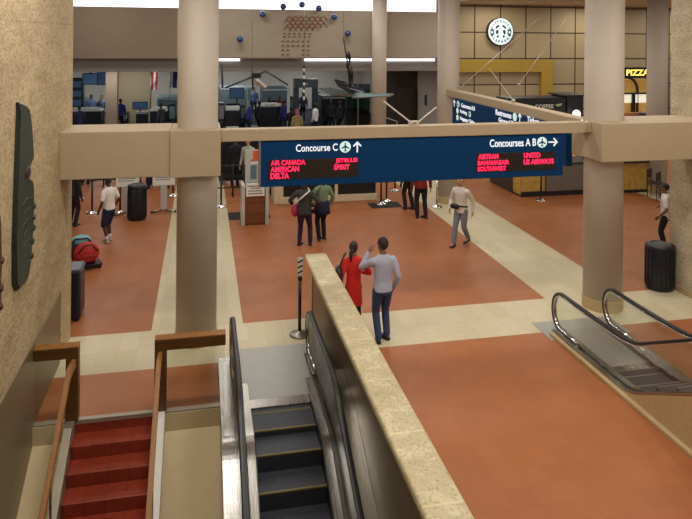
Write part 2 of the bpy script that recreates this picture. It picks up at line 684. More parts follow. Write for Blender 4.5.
def person(label, loc, rz, h, skin_m, top, bottom, hair, shoes=SHOEB, sleeve='long', legs='trousers', top_len=.47,
           arms=None, feet=None, head_yaw=0., head_pitch=0., lean=0., hair_style='short', voxel=.012, face=True, top_name='shirt',
           socks=None, group=None, build=1.):
    """standing figure facing local +Y; arms: (hand target, pole) per side in units of the height; feet: (x, y, lift, toe-out)"""
    t = thing('person', label, 'person', loc, rz, group)
    W = build

    def bend(z):
        return (0., max(0., z - .5) * lean * h)
    feet = feet or ((-.055, 0., 0., .12), (.055, 0., 0., -.12))
    arms = arms or (((-.155, .02, .47), (-.3, -1, 0)), ((.155, .02, .47), (.3, -1, 0)))
    body = NBM()
    rows = [(.46, .082 * W, .058 * W, 0), (.52, .094 * W, .066 * W, -.004), (.58, .085 * W, .06 * W, 0), (.63, .078 * W, .055 * W, 0), (.70, .088 * W, .06 * W, .002), (.76, .098 * W, .06 * W, 0),
            (.80, .084 * W, .044 * W, -.004), (.825, .05, .034, -.004), (.84, .034, .034, 0), (.87, .031, .032, .006)]
    trunk(body, rows, h, bend)
    sh, el, wr, ha = [], [], [], []
    for i, s in enumerate((-1, 1)):
        b = bend(.8)
        a = Vector((s * .101 * W * h, b[1] - .004 * h, .785 * h))
        tgt = Vector(arms[i][0]) * h
        e, w = ik(a, tgt, .172 * h, .152 * h, Vector(arms[i][1]))
        sh.append(a)
        el.append(e)
        wr.append(w)
        capsule(body, [a, a.lerp(e, .5), e, e.lerp(w, .35), w], [.026 * h, .026 * h, .0225 * h, .0235 * h, .0155 * h])
        hd = (w - e).normalized()
        nr = Vector((-s, .25, 0)) if abs(hd.z) > .5 else Vector((0, 0, 1))
        hand(body, w, hd, nr, s if abs(hd.z) > .5 else -s, h)
        ha.append(w + hd * .09 * h)
    hips, knees, ankles = [], [], []
    for i, s in enumerate((-1, 1)):
        hp = Vector((s * .048 * W * h, 0, .5 * h))
        fx, fy, lift, toe = feet[i]
        an = Vector((fx * h, fy * h, (.05 + lift) * h))
        k, an2 = ik(hp, an, .232 * h, .235 * h, Vector((s * .08, 1, 0)))
        hips.append(hp)
        knees.append(k)
        ankles.append(an)
        capsule(body, [hp, hp.lerp(k, .4), k, k.lerp(an, .3), an], [.05 * h, .046 * h, .03 * h, .032 * h, .02 * h])
        f = Vector((math.sin(toe), math.cos(toe), -lift * 2.2)).normalized()
        capsule(body, [an - Vector((0, 0, .02 * h)), an + f * .07 * h - Vector((0, 0, .026 * h))], [.02 * h, .015 * h])
    # head
    b = bend(.93)
    hc = Vector((0, b[1] + .016 * h, .928 * h))
    HR = Matrix.Translation(hc) @ Matrix.Rotation(head_yaw, 4, 'Z') @ Matrix.Rotation(head_pitch, 4, 'X')
    q = h / 1.75
    hb = NBM()
    ell(hb, (0, -.008 * q, .012 * q), (.076 * q, .096 * q, .108 * q), 16)
    ell(hb, (0, .018 * q, -.045 * q), (.06 * q, .07 * q, .075 * q), 14)
    ell(hb, (0, .05 * q, -.082 * q), (.034 * q, .032 * q, .028 * q), 10)
    tube(hb, [(0, .085 * q, .022 * q), (0, .1 * q, -.018 * q), (0, .088 * q, -.032 * q)], [.009 * q, .016 * q, .012 * q], 8)
    for s in (-1, 1):
        ell(hb, (s * .078 * q, -.008 * q, -.008 * q), (.012 * q, .02 * q, .031 * q), 8)
    bmesh.ops.transform(hb, matrix=HR, verts=hb.verts[:])
    me = bpy.data.meshes.new('h')
    hb.to_mesh(me)
    hb.free()
    body.from_mesh(me)
    bpy.data.meshes.remove(me)
    bo = obj('body', body, skin_m, t)
    finish(bo, voxel * .75, 3)
    if face:
        for s in (-1, 1):
            e_ = NBM()
            ell(e_, HR @ Vector((s * .031 * q, .083 * q, .012 * q)), (.013 * q, .008 * q, .008 * q), 8)
            obj('eye', e_, EYE, t, True)
        mo = NBM()
        ell(mo, HR @ Vector((0, .086 * q, -.058 * q)), (.024 * q, .008 * q, .008 * q), 8)
        obj('mouth', mo, LIP, t, True)
    # hair: a shell over the skull, cut along the hairline
    hm = NBM()
    if hair_style == 'bald':
        ell(hm, (0, -.03 * q, -.008 * q), (.08 * q, .078 * q, .06 * q), 14)
    else:
        low = -.075 if hair_style in ('ponytail', 'long') else -.05
        ell(hm, (0, -.014 * q, .022 * q), (.086 * q, .102 * q, .112 * q), 18)
        dead = [f for f in hm.faces if (lambda c: c.z / q < low + max(0, (c.y / q + .03)) * 1.35)(f.calc_center_median())]
        bmesh.ops.delete(hm, geom=dead, context='FACES')
        if hair_style == 'ponytail':
            ell(hm, (0, -.105 * q, .0), (.036 * q, .036 * q, .04 * q), 10)
            tube(hm, [(0, -.11 * q, 0), (0, -.15 * q, -.06 * q), (0, -.15 * q, -.14 * q), (0, -.125 * q, -.24 * q)], [.024 * q, .036 * q, .034 * q, .012 * q], 10)
        if hair_style == 'long':
            ell(hm, (0, -.07 * q, -.08 * q), (.085 * q, .05 * q, .13 * q), 12)
    bmesh.ops.transform(hm, matrix=HR, verts=hm.verts[:])
    obj('hair', hm, hair, t, True)
    if hair_style == 'ponytail':
        tie = NBM()
        bmesh.ops.create_uvsphere(tie, u_segments=10, v_segments=6, radius=1, matrix=HR @ Matrix.Translation((0, -.118 * q, -.012 * q)) @ Matrix.Diagonal((.032 * q, .024 * q, .02 * q, 1)))
        obj('hair_tie', tie, WHITEP, t, True)
    # top
    sb = NBM()
    g = .0105
    rows = []
    for z, rx, ry, cyo in [(top_len, .1 * W, .074 * W, -.003), (.5, .099 * W, .074 * W, -.004), (.54, .094 * W, .07 * W, -.003), (.58, .09 * W, .066 * W, 0), (.63, .088 * W, .064 * W, 0), (.70, .096 * W, .068 * W, .001), (.76, .107 * W, .068 * W, 0), (.80, .101 * W, .058 * W, -.004), (.825, .07, .047, -.004), (.843, .041, .041, 0)]:
        if z >= top_len:
            rows.append((z, rx, ry, cyo))
    if top_len < .47:
        rows[0] = (top_len, .112 * W, .09 * W, 0)
    trunk(sb, rows, h, bend)
    for i in range(2):
        a, e, w = sh[i], el[i], wr[i]
        if sleeve == 'long':
            capsule(sb, [a - Vector((0, 0, .008 * h)), a.lerp(e, .5), e, e.lerp(w, .5), e.lerp(w, .93)], [.041 * h, .037 * h, .031 * h, .028 * h, .024 * h])
        else:
            capsule(sb, [a - Vector((0, 0, .008 * h)), a.lerp(e, .35), a.lerp(e, .72)], [.041 * h, .039 * h, .036 * h])
    finish(obj(top_name, sb, top, t), voxel, 4)
    # bottom
    pb = NBM()
    trunk(pb, [(.455, .088 * W, .066 * W, 0), (.50, .1 * W, .072 * W, -.004), (.54, .092 * W, .066 * W, 0), (.565, .088 * W, .064 * W, 0)], h, bend)
    for i in range(2):
        hp, k, an = hips[i], knees[i], ankles[i]
        if legs == 'trousers':
            capsule(pb, [hp, hp.lerp(k, .4), k, k.lerp(an, .4), k.lerp(an, .97)], [.056 * h * W, .052 * h * W, .039 * h, .038 * h, .034 * h])
        else:
            capsule(pb, [hp, hp.lerp(k, .4), k.lerp(an, .02)], [.057 * h * W, .056 * h * W, .05 * h])
    finish(obj('trousers' if legs == 'trousers' else 'shorts', pb, bottom, t), voxel, 4)
    for i in range(2):
        an = ankles[i]
        fx, fy, lift, toe = feet[i]
        f = Vector((math.sin(toe), math.cos(toe), 0))
        tilt = Matrix.Rotation(-lift * 5.5, 4, f.cross(Vector((0, 0, 1))).normalized() * -1)
        sh_ = NBM()
        rs = []
        for k, wd, ht in ((-.032, .019, .03), (-.02, .0225, .045), (.01, .023, .045), (.045, .025, .034), (.08, .027, .026), (.105, .022, .02), (.116, .012, .012)):
            c = Vector((0, k * h, 0))
            n = 10
            rs.append([sh_.verts.new(Vector((math.cos(2 * PI * j / n) * wd * h, c.y, max(0, (math.sin(2 * PI * j / n) * .62 + .38)) * ht * h))) for j in range(n)])
        skin(sh_, rs)
        base = Matrix.Translation(Vector((an.x, an.y, lift * h))) @ Matrix.Rotation(-toe, 4, 'Z') @ Matrix.Rotation(-lift * 5., 4, 'X')
        bmesh.ops.transform(sh_, matrix=base, verts=sh_.verts[:])
        zmin = min(v.co.z for v in sh_.verts)
        if lift < .001 or zmin < 0:
            bmesh.ops.translate(sh_, vec=(0, 0, -zmin), verts=sh_.verts[:])
        obj('shoe', sh_, shoes, t, True)
        if socks:
            k = knees[i]
            so = NBM()
            capsule(so, [an, an.lerp(k, .22)], [.023 * h, .025 * h])
            obj('sock', so, socks, t, True)
    t['_sh'] = 0
    del t['_sh']
    return t


# ------------------------------------------------------------------ the setting
def poly(bm, pts, z):
    bm.faces.new([bm.verts.new((x, y, z)) for x, y in pts])


bm = NBM()
TOPZ, LOWZ, HIGHZ = 6.65, -3.4, 7.2
for x0, x1, y0, y1 in ((-14, 34, 9.43, 50), (.36, 34, 9.28, 9.43), (1.98, 34, 1.9, 9.28)):
    box(bm, x0, x1, y0, y1, -.3, 0)
struct('floor', bm, FLOOR)
struct('floor', box(NBM(), -2.15, 9.5, -3, 1.85, 3.25, 3.5), FLOOR)
struct('wall_light_block', box(NBM(), -2.15, 9.5, -3.1, -3, LOWZ, 3.25), PAINT)  # unseen wall added to cut light reaching the stair from behind
struct('floor', box(NBM(), -2.3, 2.3, -3, 9.43, LOWZ - .2, LOWZ), FLOOR)
struct('ceiling', box(NBM(), 10.9, 34, -3, 29.2, TOPZ, TOPZ + .2), CEIL)
struct('ceiling', box(NBM(), -14, 10.9, -3, 29.2, HIGHZ, HIGHZ + .2), CEIL)
struct('ceiling_step', box(NBM(), 10.8, 10.9, -3, 28.3, TOPZ, HIGHZ), CEIL)
struct('ceiling', box(NBM(), -14, 12, 29.2, 50, 3.62, 3.8), CEIL)

# left wall: travertine above, olive metal cladding below along the stair
struct('wall_left', box(NBM(), -3.2, -2.15, -3, 12.02, LOWZ, HIGHZ), TRAV)
struct('trim_1', bbox(-2.17, -2.135, -3, 11.05, LOWZ, 1.075, .008), BRONZE)
struct('trim_2', bbox(-2.17, -2.14, 11.09, 11.14, 0, 1.1, .004), BRONZE)
struct('wall_right', box(NBM(), 9.5, 10.8, -3, 12.1, 0, TOPZ), TRAVR)
struct('baseboard_right', bbox(9.47, 9.505, -3, 12.11, 0, .12, .01), CURB)
# stairwell walls under the floor
struct('wall_stairwell', box(NBM(), -2.15, .36, 9.43, 9.53, LOWZ, -.3), WELL)
struct('wall_escalator', box(NBM(), .36, 1.92, 9.43, 9.53, LOWZ, -.32), WELL)

# row of round columns
for x, y, r in ((-.07, 11.5, .335), (7.53, 11.45, .36)):
    bm = NBM()
    lathe(bm, [(r, .2), (r, HIGHZ if x < 10.8 else TOPZ)], (x, y, 0), 48)
    o = struct('column', bm, PAINT, None, True)
    struct('baseboard', lathe(NBM(), [(r + .012, 0), (r + .012, .21), (r, .215)], (x, y, 0), 48), CURB, o)
for x, y, r in ((7.48, 19.6, .34), (14.87, 19.6, .33), (-.06, 19.6, .33), (7.42, 27.7, .32)):
    o = struct('column', lathe(NBM(), [(r, .2), (r, HIGHZ if x < 10.8 else TOPZ)], (x, y, 0), 40), PAINT, None, True)
    struct('baseboard', lathe(NBM(), [(r + .012, 0), (r + .012, .21), (r, .215)], (x, y, 0), 40), CURB, o)

# heavy beams over the first row and the thin beams between columns
struct('beam_left', bbox(-2.16, -.5, 11.03, 11.95, 2.86, 3.6, .012), BEAMP)
struct('beam_block', bbox(-.5, .3, 11.0, 11.95, 2.84, 3.595, .012), BEAMP)
struct('beam_right', bbox(7.06, 9.55, 10.79, 11.8, 2.885, 3.585, .012), BEAMP)
struct('beam_middle', bbox(.3, 7.06, 11.17, 11.39, 3.37, 3.57, .01), BEAMP)
o = struct('beam_bracket', bbox(7.0, 7.065, 11.12, 11.44, 3.38, 3.56, .008), BEAMP)
for yy in (11.2, 11.36):
    struct('bolt', ell(NBM(), (7.03, yy, 3.56), (.03, .03, .03), 8), STEEL, o)
struct('beam_side', bbox(7.3, 7.6, 11.8, 19.3, 3.32, 3.525, .01), BEAMP)

# far fascia, coves and bulkhead over the checkpoint opening
bm = box(NBM(), -14, at(177, 30, 28.3).x, 28.3, 28.51, 4.15, 6.22)
struct('wall_back_fascia', bm, PAINTD)
bm = box(NBM(), at(177, 30, 28.3).x, 10.9, 28.3, 28.5, 4.15, 6.22)
struct('wall_back_fascia', bm, PAINTG)
struct('wall_back_bulkhead', box(NBM(), -14, 10.9, 28.6, 29.2, 3.57, 4.4), GREYB)
struct('wall_back_cove', box(NBM(), -14, 10.9, 29.0, 29.2, 4.4, HIGHZ), PAINTD)
struct('trim_3', bbox(-14, 10.9, 28.28, 28.3, 4.13, 4.19, .005), PAINTD)
o = tag(obj('ceiling_light', bbox(-9, at(437, 6, 28.3).x, 28.42, 28.5, 6.22, 7.19, .004), COVE), 'long white lit strip along the top of the back fascia', 'light')
for nm, a, b in (('bulkhead', 219, 240), ('bulkhead', 305, 436)):
    xa, xb = at(a, 59, 28.35).x, at(b, 59, 28.35).x
    tag(obj('strip_light', bbox(xa, xb, 28.5, 28.58, 4.02, 4.16, .004), COVE),
        'short bright strip under the fascia beside the left front column' if a == 219 else 'long bright strip under the fascia behind the hanging sculpture', 'light')

# checkpoint hall behind
struct('wall_checkpoint_back', box(NBM(), -16, 12, 46, 46.2, 0, 3.7), pm('pale_back_wall', (208, 204, 192), .7, 0, .03, 3))
struct('wall_checkpoint_left', box(NBM(), -14.2, -14, 12, 46, 0, HIGHZ), PAINTD)
p0, p1 = at(105.5, 100, 33), at(117, 100, 33)
struct('column', box(NBM(), p0.x, p1.x, 33, 33.6, 0, 3.62), PAINTD)
p0, p1 = at(118, 100, 40), at(150, 100, 40)
struct('wall_checkpoint_block', box(NBM(), p0.x, p1.x, 40, 41, 0, 3.62), BEIGE)
p0, p1 = at(372, 100, 33), at(420, 100, 33)
struct('wall_checkpoint_dark', box(NBM(), p0.x, p1.x, 33, 33.3, 0, 3.62), DKBROWN)
struct('wall_checkpoint_side', box(NBM(), p1.x, 12, 33, 33.3, 0, 3.62), BEIGE)
p0, p1 = at(404, 100, 32), at(418, 100, 32)
struct('door_1', bbox(p0.x, p1.x, 32.8, 33.0, 0, 2.5, .02), DKBROWN)

# coffee wall with panel joints and the mustard portal
CW = coffee_wall_material()
struct('wall_back_right', box(NBM(), 11.0, 34, 29, 29.2, 0, TOPZ), CW)
struct('wall_back_return', box(NBM(), 10.9, 11.0, 28.3, 46, 0, TOPZ), PAINT)
struct('wall_far_right', box(NBM(), 34, 34.2, -3, 29, 0, TOPZ), PAINTD)
za, zb = at(500, 59.5, 28.9).z, at(500, 72, 28.9).z
xl, xr, xi = 11.0, at(552, 70, 28.9).x, at(540.5, 80, 28.9).x
bm = box(NBM(), xl, xr, 28.8, 29.0, zb, za)
box(bm, xi, xr, 28.8, 29.0, 0, zb)
struct('trim_4', bm, OLIVE)

# curved reliefs on the left wall
cutoff = 8.6

def relief(name, label, pts, mat, thick, teeth):
    k = 1 - thick * .9 / 2.15
    pts = [(y * k, 5.15 - (5.15 - z) * k) if y > cutoff else (y, z) for y, z in pts]
    teeth = [(y * k, 5.15 - (5.15 - z) * k, r) for y, z, r in teeth]
    t = thing(name, label, 'relief', (-2.15, sum(p[0] for p in pts) / len(pts), min(p[1] for p in pts)))
    mx = Matrix(((0, 0, 1, -2.16), (1, 0, 0, 0), (0, 1, 0, 0), (0, 0, 0, 1)))
    bm = prism(NBM(), pts, mx, thick)
    bmesh.ops.bevel(bm, geom=[e for e in bm.edges if abs(e.verts[0].co.x - e.verts[1].co.x) < .001 and e.verts[0].co.x > -2.12], offset=.025, segments=3, affect='EDGES')
    obj('plaque', bm, mat, t, world=True)
    for y, z, r in teeth:
        obj('knob', ell(NBM(), (-2.13 + thick * .5, y, z), (thick * .4, r, r * .8), 8), mat, t, True, world=True)
    return t


prof = [(8.52, 4.25), (8.75, 4.3), (9.16, 4.2), (9.23, 4.12), (9.25, 3.98), (9.36, 3.84), (9.34, 3.7), (9.42, 3.6), (9.44, 3.48), (9.2, 3.46), (9.02, 3.4), (9.06, 3.3), (9.3, 3.26), (9.42, 3.2),
        (9.46, 3.0), (9.4, 2.9), (9.46, 2.8), (9.38, 2.7), (9.44, 2.6), (9.36, 2.5), (9.38, 2.36), (9.3, 2.25), (9.28, 2.1), (9.18, 2.0), (9.02, 1.98), (8.5, 2.1), (8.38, 2.22), (8.36, 2.7), (8.42, 3.4), (8.48, 4.0)]
rt = relief('wall_relief', 'tall green bronze relief with notched edge on the left stone wall', prof, PATINA, .07,
            [(9.45, 2.86, .05), (9.43, 2.72, .05), (9.44, 2.58, .05), (9.38, 2.42, .05), (9.34, 2.24, .05)])
for i in range(7):
    o = obj('groove', tube(NBM(), [(-2.092, 8.6 + .03 * (i % 2), 2.3 + i * .13), (-2.088, 8.8, 2.34 + i * .13), (-2.092, 9.0, 2.3 + i * .13)], .01, 6), PATINA, rt, True, world=True)
o = obj('hollow_shade', ell(NBM(), (-2.09, 8.84, 3.42), (.02, .13, .08), 12), BLACK, rt, True, world=True)  # raised black lump painting the shade of a recess
cutoff = 7.5
relief('wall_relief', 'rust brown bronze relief cut off by the left edge of the photo', [(7.2, 3.3), (7.7, 3.34), (7.93, 3.22), (8.0, 3.05), (7.96, 2.8), (8.04, 2.6), (7.96, 2.4), (8.03, 2.2), (7.94, 1.97), (7.6, 1.85), (7.2, 1.9)], RUST, .07,
       [(8.02, 2.62, .05), (8.0, 2.32, .05), (7.99, 2.12, .05)])

# ------------------------------------------------------------------ parapet
t = thing('parapet_wall', 'low wall with pale veined stone cap running beside the descending escalator', 'wall', (2.07, 8, 0))
obj('cap', bbox(1.865, 2.275, 1.9, 12.2, 1.0, 1.1, .03, 3), CAP, t, world=True)
obj('core', box(NBM(), 1.97, 2.24, 1.9, 12.16, 0, 1.0), CAP, t, world=True)
obj('core', box(NBM(), 1.97, 2.24, 1.9, 9.28, LOWZ, 0), WELL, t, world=True)
obj('cladding', bbox(1.93, 1.975, 1.9, 11.6, -3.2, .98, .004), BRONZE, t, world=True)
obj('edge_trim', bbox(1.925, 1.978, 11.6, 11.66, 0, .99, .004), BLACK, t, world=True)

# ------------------------------------------------------------------ stair
t = thing('staircase', 'dark red tiled stair going down beside the left wall', 'stair', (-1.12, 9.3, LOWZ))
for i in range(1, 19):
    z = -i * .168
    y1 = 9.42 - (i - 1) * .297
    bm = bbox(-1.62, -.6, y1 - .325, y1, z - .17, z, .012)
    obj('step', bm, STAIR, t, world=True)
obj('riser', bbox(-1.62, -.585, 9.395, 9.425, -.2, -.05, .002), STAIR, t, world=True)
obj('nosing', bbox(-1.7, -.56, 9.39, 9.47, -.05, .006, .004), SLAB, t, world=True)
for x0, x1, nm in ((-1.72, -1.62, 'stringer'), (-.585, -.46, 'stringer')):
    bm = NBM()
    mx = Matrix(((0, 0, 1, x0), (1, 0, 0, 0), (0, 1, 0, 0), (0, 0, 0, 1)))
    prism(bm, [(9.43, .02), (9.2, .02), (3.7, .02 - 5.5 * .566), (3.7, -.5 - 5.5 * .566), (9.43, -.5)], mx, x1 - x0)
    obj(nm, bm, WHITEP if x0 > -1 else SLAB, t, world=True)
# sloped plaster panels either side of the stair
def slope(x0, x1):
    bm = NBM()
    mx = Matrix(((0, 0, 1, x0), (1, 0, 0, 0), (0, 1, 0, 0), (0, 0, 0, 1)))
    prism(bm, [(9.42, -.02), (9.36, -.02), (9.36, -.26), (3.7, -.26 - 5.66 * .566), (3.7, -.5 - 5.66 * .566), (9.42, -.5)], mx, x1 - x0)
    return bm


struct('wall_stair_slope', slope(-.46, .3), WELL)
struct('wall_stair_slope', slope(-2.14, -1.72), WELL)
struct('trim_5', bbox(-.5, .34, 9.37, 9.46, -.06, .005, .004), SLAB)
struct('trim_6', bbox(-2.135, -1.7, 9.37, 9.46, -.06, .005, .004), SLAB)


def guard(label, x0, x1, xpost, railx):
    """wooden guard with a glass infill on the floor edge and the stair handrail running down from its post"""
    t = thing('stair_guard', label, 'railing', ((x0 + x1) / 2, 9.42, 0))
    obj('top_rail', bbox(x0, x1, 9.36, 9.5, .84, .985, .012), WOODD, t, world=True)
    obj('rail_cap', bbox(x0, x1, 9.35, 9.51, .985, 1.005, .006), WOODR, t, world=True)
    obj('post', bbox(xpost - .08, xpost + .08, 9.36, 9.5, 0, .84, .01), WOODD, t, world=True)
    gx = (x0, xpost - .08) if xpost > (x0 + x1) / 2 else (xpost + .08, x1)
    obj('glass_pane', box(NBM(), gx[0] + .01, gx[1] - .01, 9.425, 9.437, .03, .84), GLASS, t, world=True)
    bm = NBM()
    mx = Matrix(((0, 0, 1, railx - .03), (1, 0, 0, 0), (0, 1, 0, 0), (0, 0, 0, 1)))
    prism(bm, [(9.36, .84), (9.12, .88), (9.0, .87), (3.8, .955 - 5.4 * .566), (3.8, .87 - 5.4 * .566), (9.0, .78), (9.36, .74)], mx, .06)
    bmesh.ops.bevel(bm, geom=bm.edges[:], offset=.012, segments=2, affect='EDGES')
    obj('handrail', bm, WOODR, t, world=True)
    for yy in (8.0, 6.0, 4.2):
        zz = .88 - (9.2 - yy) * .566
        obj('bracket', tube(NBM(), [(railx, yy, zz), (railx, yy, zz - .85)], .014, 8), STEEL, t, True, world=True)
    return t


guard('wooden guard with glass between the left stone wall and the red stair', -2.13, -1.575, -1.655, -1.63)
guard('wooden guard with glass between the red stair and the descending escalator', -.605, .345, -.525, -.53)


# ------------------------------------------------------------------ escalators
def ribbon(bm, path, x0, x1, th):
    """band of width x0..x1 and thickness th along a path in the YZ plane"""
    P = [Vector((0, y, z)) for y, z in path]
    rs = []
    for i, p in enumerate(P):
        d = (P[min(i + 1, len(P) - 1)] - P[max(i - 1, 0)]).normalized()
        n = Vector((0, -d.z, d.y)) * th / 2
        rs.append([bm.verts.new((x0, (p - n).y, (p - n).z)), bm.verts.new((x1, (p - n).y, (p - n).z)), bm.verts.new((x1, (p + n).y, (p + n).z)), bm.verts.new((x0, (p + n).y, (p + n).z))])
    skin(bm, rs)
    return bm


def rail_band(path, x, w=.078, th=.04):
    bm = NBM()
    P = [Vector((0, y, z)) for y, z in path]
    rs = []
    for i, p in enumerate(P):
        d = (P[min(i + 1, len(P) - 1)] - P[max(i - 1, 0)]).normalized()
        n = Vector((0, -d.z, d.y))
        q = []
        for k in range(12):
            a = 2 * PI * k / 12
            ca, sa = math.cos(a), math.sin(a)
            q.append(bm.verts.new(p + Vector((x, 0, 0)) + Vector((1, 0, 0)) * w / 2 * (abs(ca) ** .6) * (1 if ca > 0 else -1) + n * th / 2 * (abs(sa) ** .6) * (1 if sa > 0 else -1)))
        rs.append(q)
    skin(bm, rs)
    return bm


def smooth_path(pts, it=3):
    for _ in range(it):
        q = [pts[0]]
        for a, b in zip(pts, pts[1:]):
            q.append((a[0] * .75 + b[0] * .25, a[1] * .75 + b[1] * .25))
            q.append((a[0] * .25 + b[0] * .75, a[1] * .25 + b[1] * .75))
        q.append(pts[-1])
        pts = q
    return pts


def escalator(label, xc, half, comb, sgn, hrs, hh, yend, outer, deck_dz, plate, kb, panel, deck_end):
    """sgn -1 goes down towards the viewer, +1 goes up; half is half the step width"""
    t = thing('escalator', label, 'escalator', (xc, 10, 0))
    K = .5

    def line(y):                                 # height of the nosing line
        return sgn * K * max(0, kb - y)
    slope_pts = [(kb - .45, line(kb - .45)), (yend, line(yend))]
    for k, s in enumerate((-1, 1)):
        hx = hrs[k]
        # handrail with its rounded newel
        pts = []
        ny, nz, nr = 10.36, (hh + .1) / 2 + .0, (hh - .1) / 2
        for a in range(-90, 91, 15):
            pts.append((ny + nr * .85 * math.cos(math.radians(a)), nz + nr * math.sin(math.radians(a))))
        tail = smooth_path([(ny, hh), (kb + .55, hh), (kb - .1, hh + line(kb - .1) * .7), (kb - .6, hh + line(kb - .6)), (yend, hh + line(yend))], 3)
        path = [(ny - .5, .1)] + pts + tail[1:]
        obj('handrail', rail_band(path, hx), RUBBER, t, True, world=True)
        inner = []
        c0 = Vector((0, ny, nz))
        for y, z in path:
            inner.append((y, z))
        # guide track under the rubber
        tr = NBM()
        gp = [(ny - .5, .135)] + [(ny + (nr - .035) * .85 * math.cos(math.radians(a)), nz + (nr - .035) * math.sin(math.radians(a))) for a in range(-90, 91, 15)] + [(y, z - .035) for y, z in tail[1:]]
        obj('handrail_guide', ribbon(tr, gp, hx - .03, hx + .03, .02), CHROME, t, True, world=True)
        # glass balustrade between guide and deck
        gl = NBM()
        low = [(y, .08 + line(y)) for y, z in gp]
        a_, b_ = [], []
        for (y, z), (yl, zl) in zip(gp[7:], low[7:]):
            a_.append((y, z))
            b_.append((yl, zl))
        n = len(a_)
        V = [[gl.verts.new((hx - .006, y, z)) for y, z in a_], [gl.verts.new((hx - .006, y, min(z, z2))) for (y, z), (_, z2) in zip(b_, a_)]]
        for i in range(n - 1):
            gl.faces.new((V[0][i], V[0][i + 1], V[1][i + 1], V[1][i]))
        half_disc = [gl.verts.new((hx - .006, y, z)) for y, z in gp[1:8]]
        anchor = gl.verts.new((hx - .006, ny, .1))
        for i in range(6):
            gl.faces.new((half_disc[i], half_disc[i + 1], anchor))
        bmesh.ops.remove_doubles(gl, verts=gl.verts[:], dist=1e-5)
        r = bmesh.ops.extrude_face_region(gl, geom=gl.faces[:])
        bmesh.ops.translate(gl, vec=(.012, 0, 0), verts=[v for v in r['geom'] if isinstance(v, bmesh.types.BMVert)])
        obj('glass_balustrade' if panel is GLASS else 'balustrade_panel', gl, panel, t, world=True)
        # decks
        base = smooth_path([(deck_end, .06), (kb + .3, .06), (kb - .1, .06 + line(kb - .1) * .6), (kb - .6, .06 + line(kb - .6)), (yend, .06 + line(yend))], 3)
        xi = xc + s * (half + .015)
        x_in = sorted((xi, hx - s * .008))
        x_out = sorted((hx + s * .008, outer[k]))
        xm = xi + s * .1
        xa_ = sorted((xi, xm))
        xb_ = sorted((xm, hx - s * .008))
        obj('inner_deck', ribbon(NBM(), [(y, z) for y, z in base if y < (comb + .5 if sgn < 0 else 99)], xa_[0], xa_[1], .03), STEEL, t, world=True)
        obj('balustrade_base', ribbon(NBM(), [(y, z - .012) for y, z in base], xb_[0], xb_[1], .02), PANEL, t, world=True)
        raised = sgn < 0 and s > 0                    # the deck on the parapet side stands higher
        dz_ = .47 if raised else deck_dz
        obj('outer_deck', ribbon(NBM(), [(y, z + dz_) for y, z in base if not raised or y < 9.08], x_out[0] + (.03 if raised else 0), x_out[1], .03), STEEL, t, world=True)
        # skirt beside the steps
        sk = NBM()
        top = [(y, z - .01) for y, z in base]
        xs = sorted((xi, xc + s * half))
        rs = [[sk.verts.new((xs[0], y, z)), sk.verts.new((xs[1], y, z)), sk.verts.new((xs[1], y, z - .38)), sk.verts.new((xs[0], y, z - .38))] for y, z in top if y < comb + .05]
        skin(sk, rs)
        obj('skirt', sk, BLACK, t, world=True)
        # outer truss cladding
        tr = NBM()
        xo = sorted((outer[k] - s * .03, outer[k]))
        lowest = (lambda y, z: min(z - .05, -.0)) if sgn > 0 else (lambda y, z: z - .5)
        rs = [[tr.verts.new((xo[0], y, z + deck_dz - .012)), tr.verts.new((xo[1], y, z + deck_dz - .012)), tr.verts.new((xo[1], y, lowest(y, z))), tr.verts.new((xo[0], y, lowest(y, z)))] for y, z in base]
        skin(tr, rs)
        obj('side_cladding', tr, CURB if sgn > 0 else STEELX, t, world=True)
        obj('newel_cap', bbox(min(hx - .05, hx + .05), max(hx - .05, hx + .05), 9.8, 10.4, .0, .11, .02), STEEL, t, world=True)
    # steps
    y = comb
    for i in range(12):
        y1 = comb - .18 - .4 * i + .4
        y0 = y1 - .4
        ym = y0
        z1 = line(y0 + .2) + .034 if sgn > 0 else line(y0)
        if y1 > comb:
            y1 = comb
        if y0 < 4:
            break
        st = bbox(xc - half, xc + half, y0, y1 + (.0 if sgn < 0 else .0), z1 - .27, z1 - .012, .006, 1)
        so = obj('step', st, GROOVE, t, world=True)
        e = bbox(xc - half, xc + half, y0 - .002, y0 + .028, z1 - .03, z1 - .009, .002, 1) if sgn < 0 else bbox(xc - half, xc + half, y1 - .03, y1, z1 - .03, z1 - .009, .002, 1)
        bmesh.ops.translate(e, vec=-t.matrix_basis.translation, verts=e.verts[:])
        obj('step_edge', e, YELLOWP if sgn < 0 else STEELX, so)
    obj('comb_plate', bbox(xc - half - .01, xc + half + .01, comb - .06, comb + .16, -.03, .008, .004), STEEL, t, world=True)
    obj('landing_plate', bbox(plate[0], plate[1], comb + .16, plate[2], -.02, .007, .003), LANDP, t, world=True)
    return t


LANDP = pm('landing_plate_metal', (166, 166, 158), .42, .5, .04, 4)
PANEL = brushed('grey_steel_balustrade', (84, 82, 76), .32, (30, .6, .6), .8)
escalator('escalator going down beside the stone capped parapet', 1.10, .41, 9.28, -1, (.485, 1.69), .77, 3.6, (.275, 1.925), .03, (.5, 1.7, 11.0), 8.45, PANEL, 10.55)
escalator('escalator going up at the right, beyond the bare red floor', 6.56, .36, 9.13, 1, (6.04, 7.03), .745, 1.9, (5.96, 7.15), 0., (6.1, 7.0, 10.3), 8.5, GLASS, 10.55)
tag(obj('floor_plate', bbox(5.82, 7.35, 10.3, 11.0, 0, .007, .002), LANDP), 'grey metal floor plate in front of the ascending escalator', 'plate')
tag(obj('floor_curb', bbox(5.885, 5.96, 1.9, 10.5, 0, .055, .008), CURB), 'tan stone curb along the foot of the ascending escalator', 'curb')
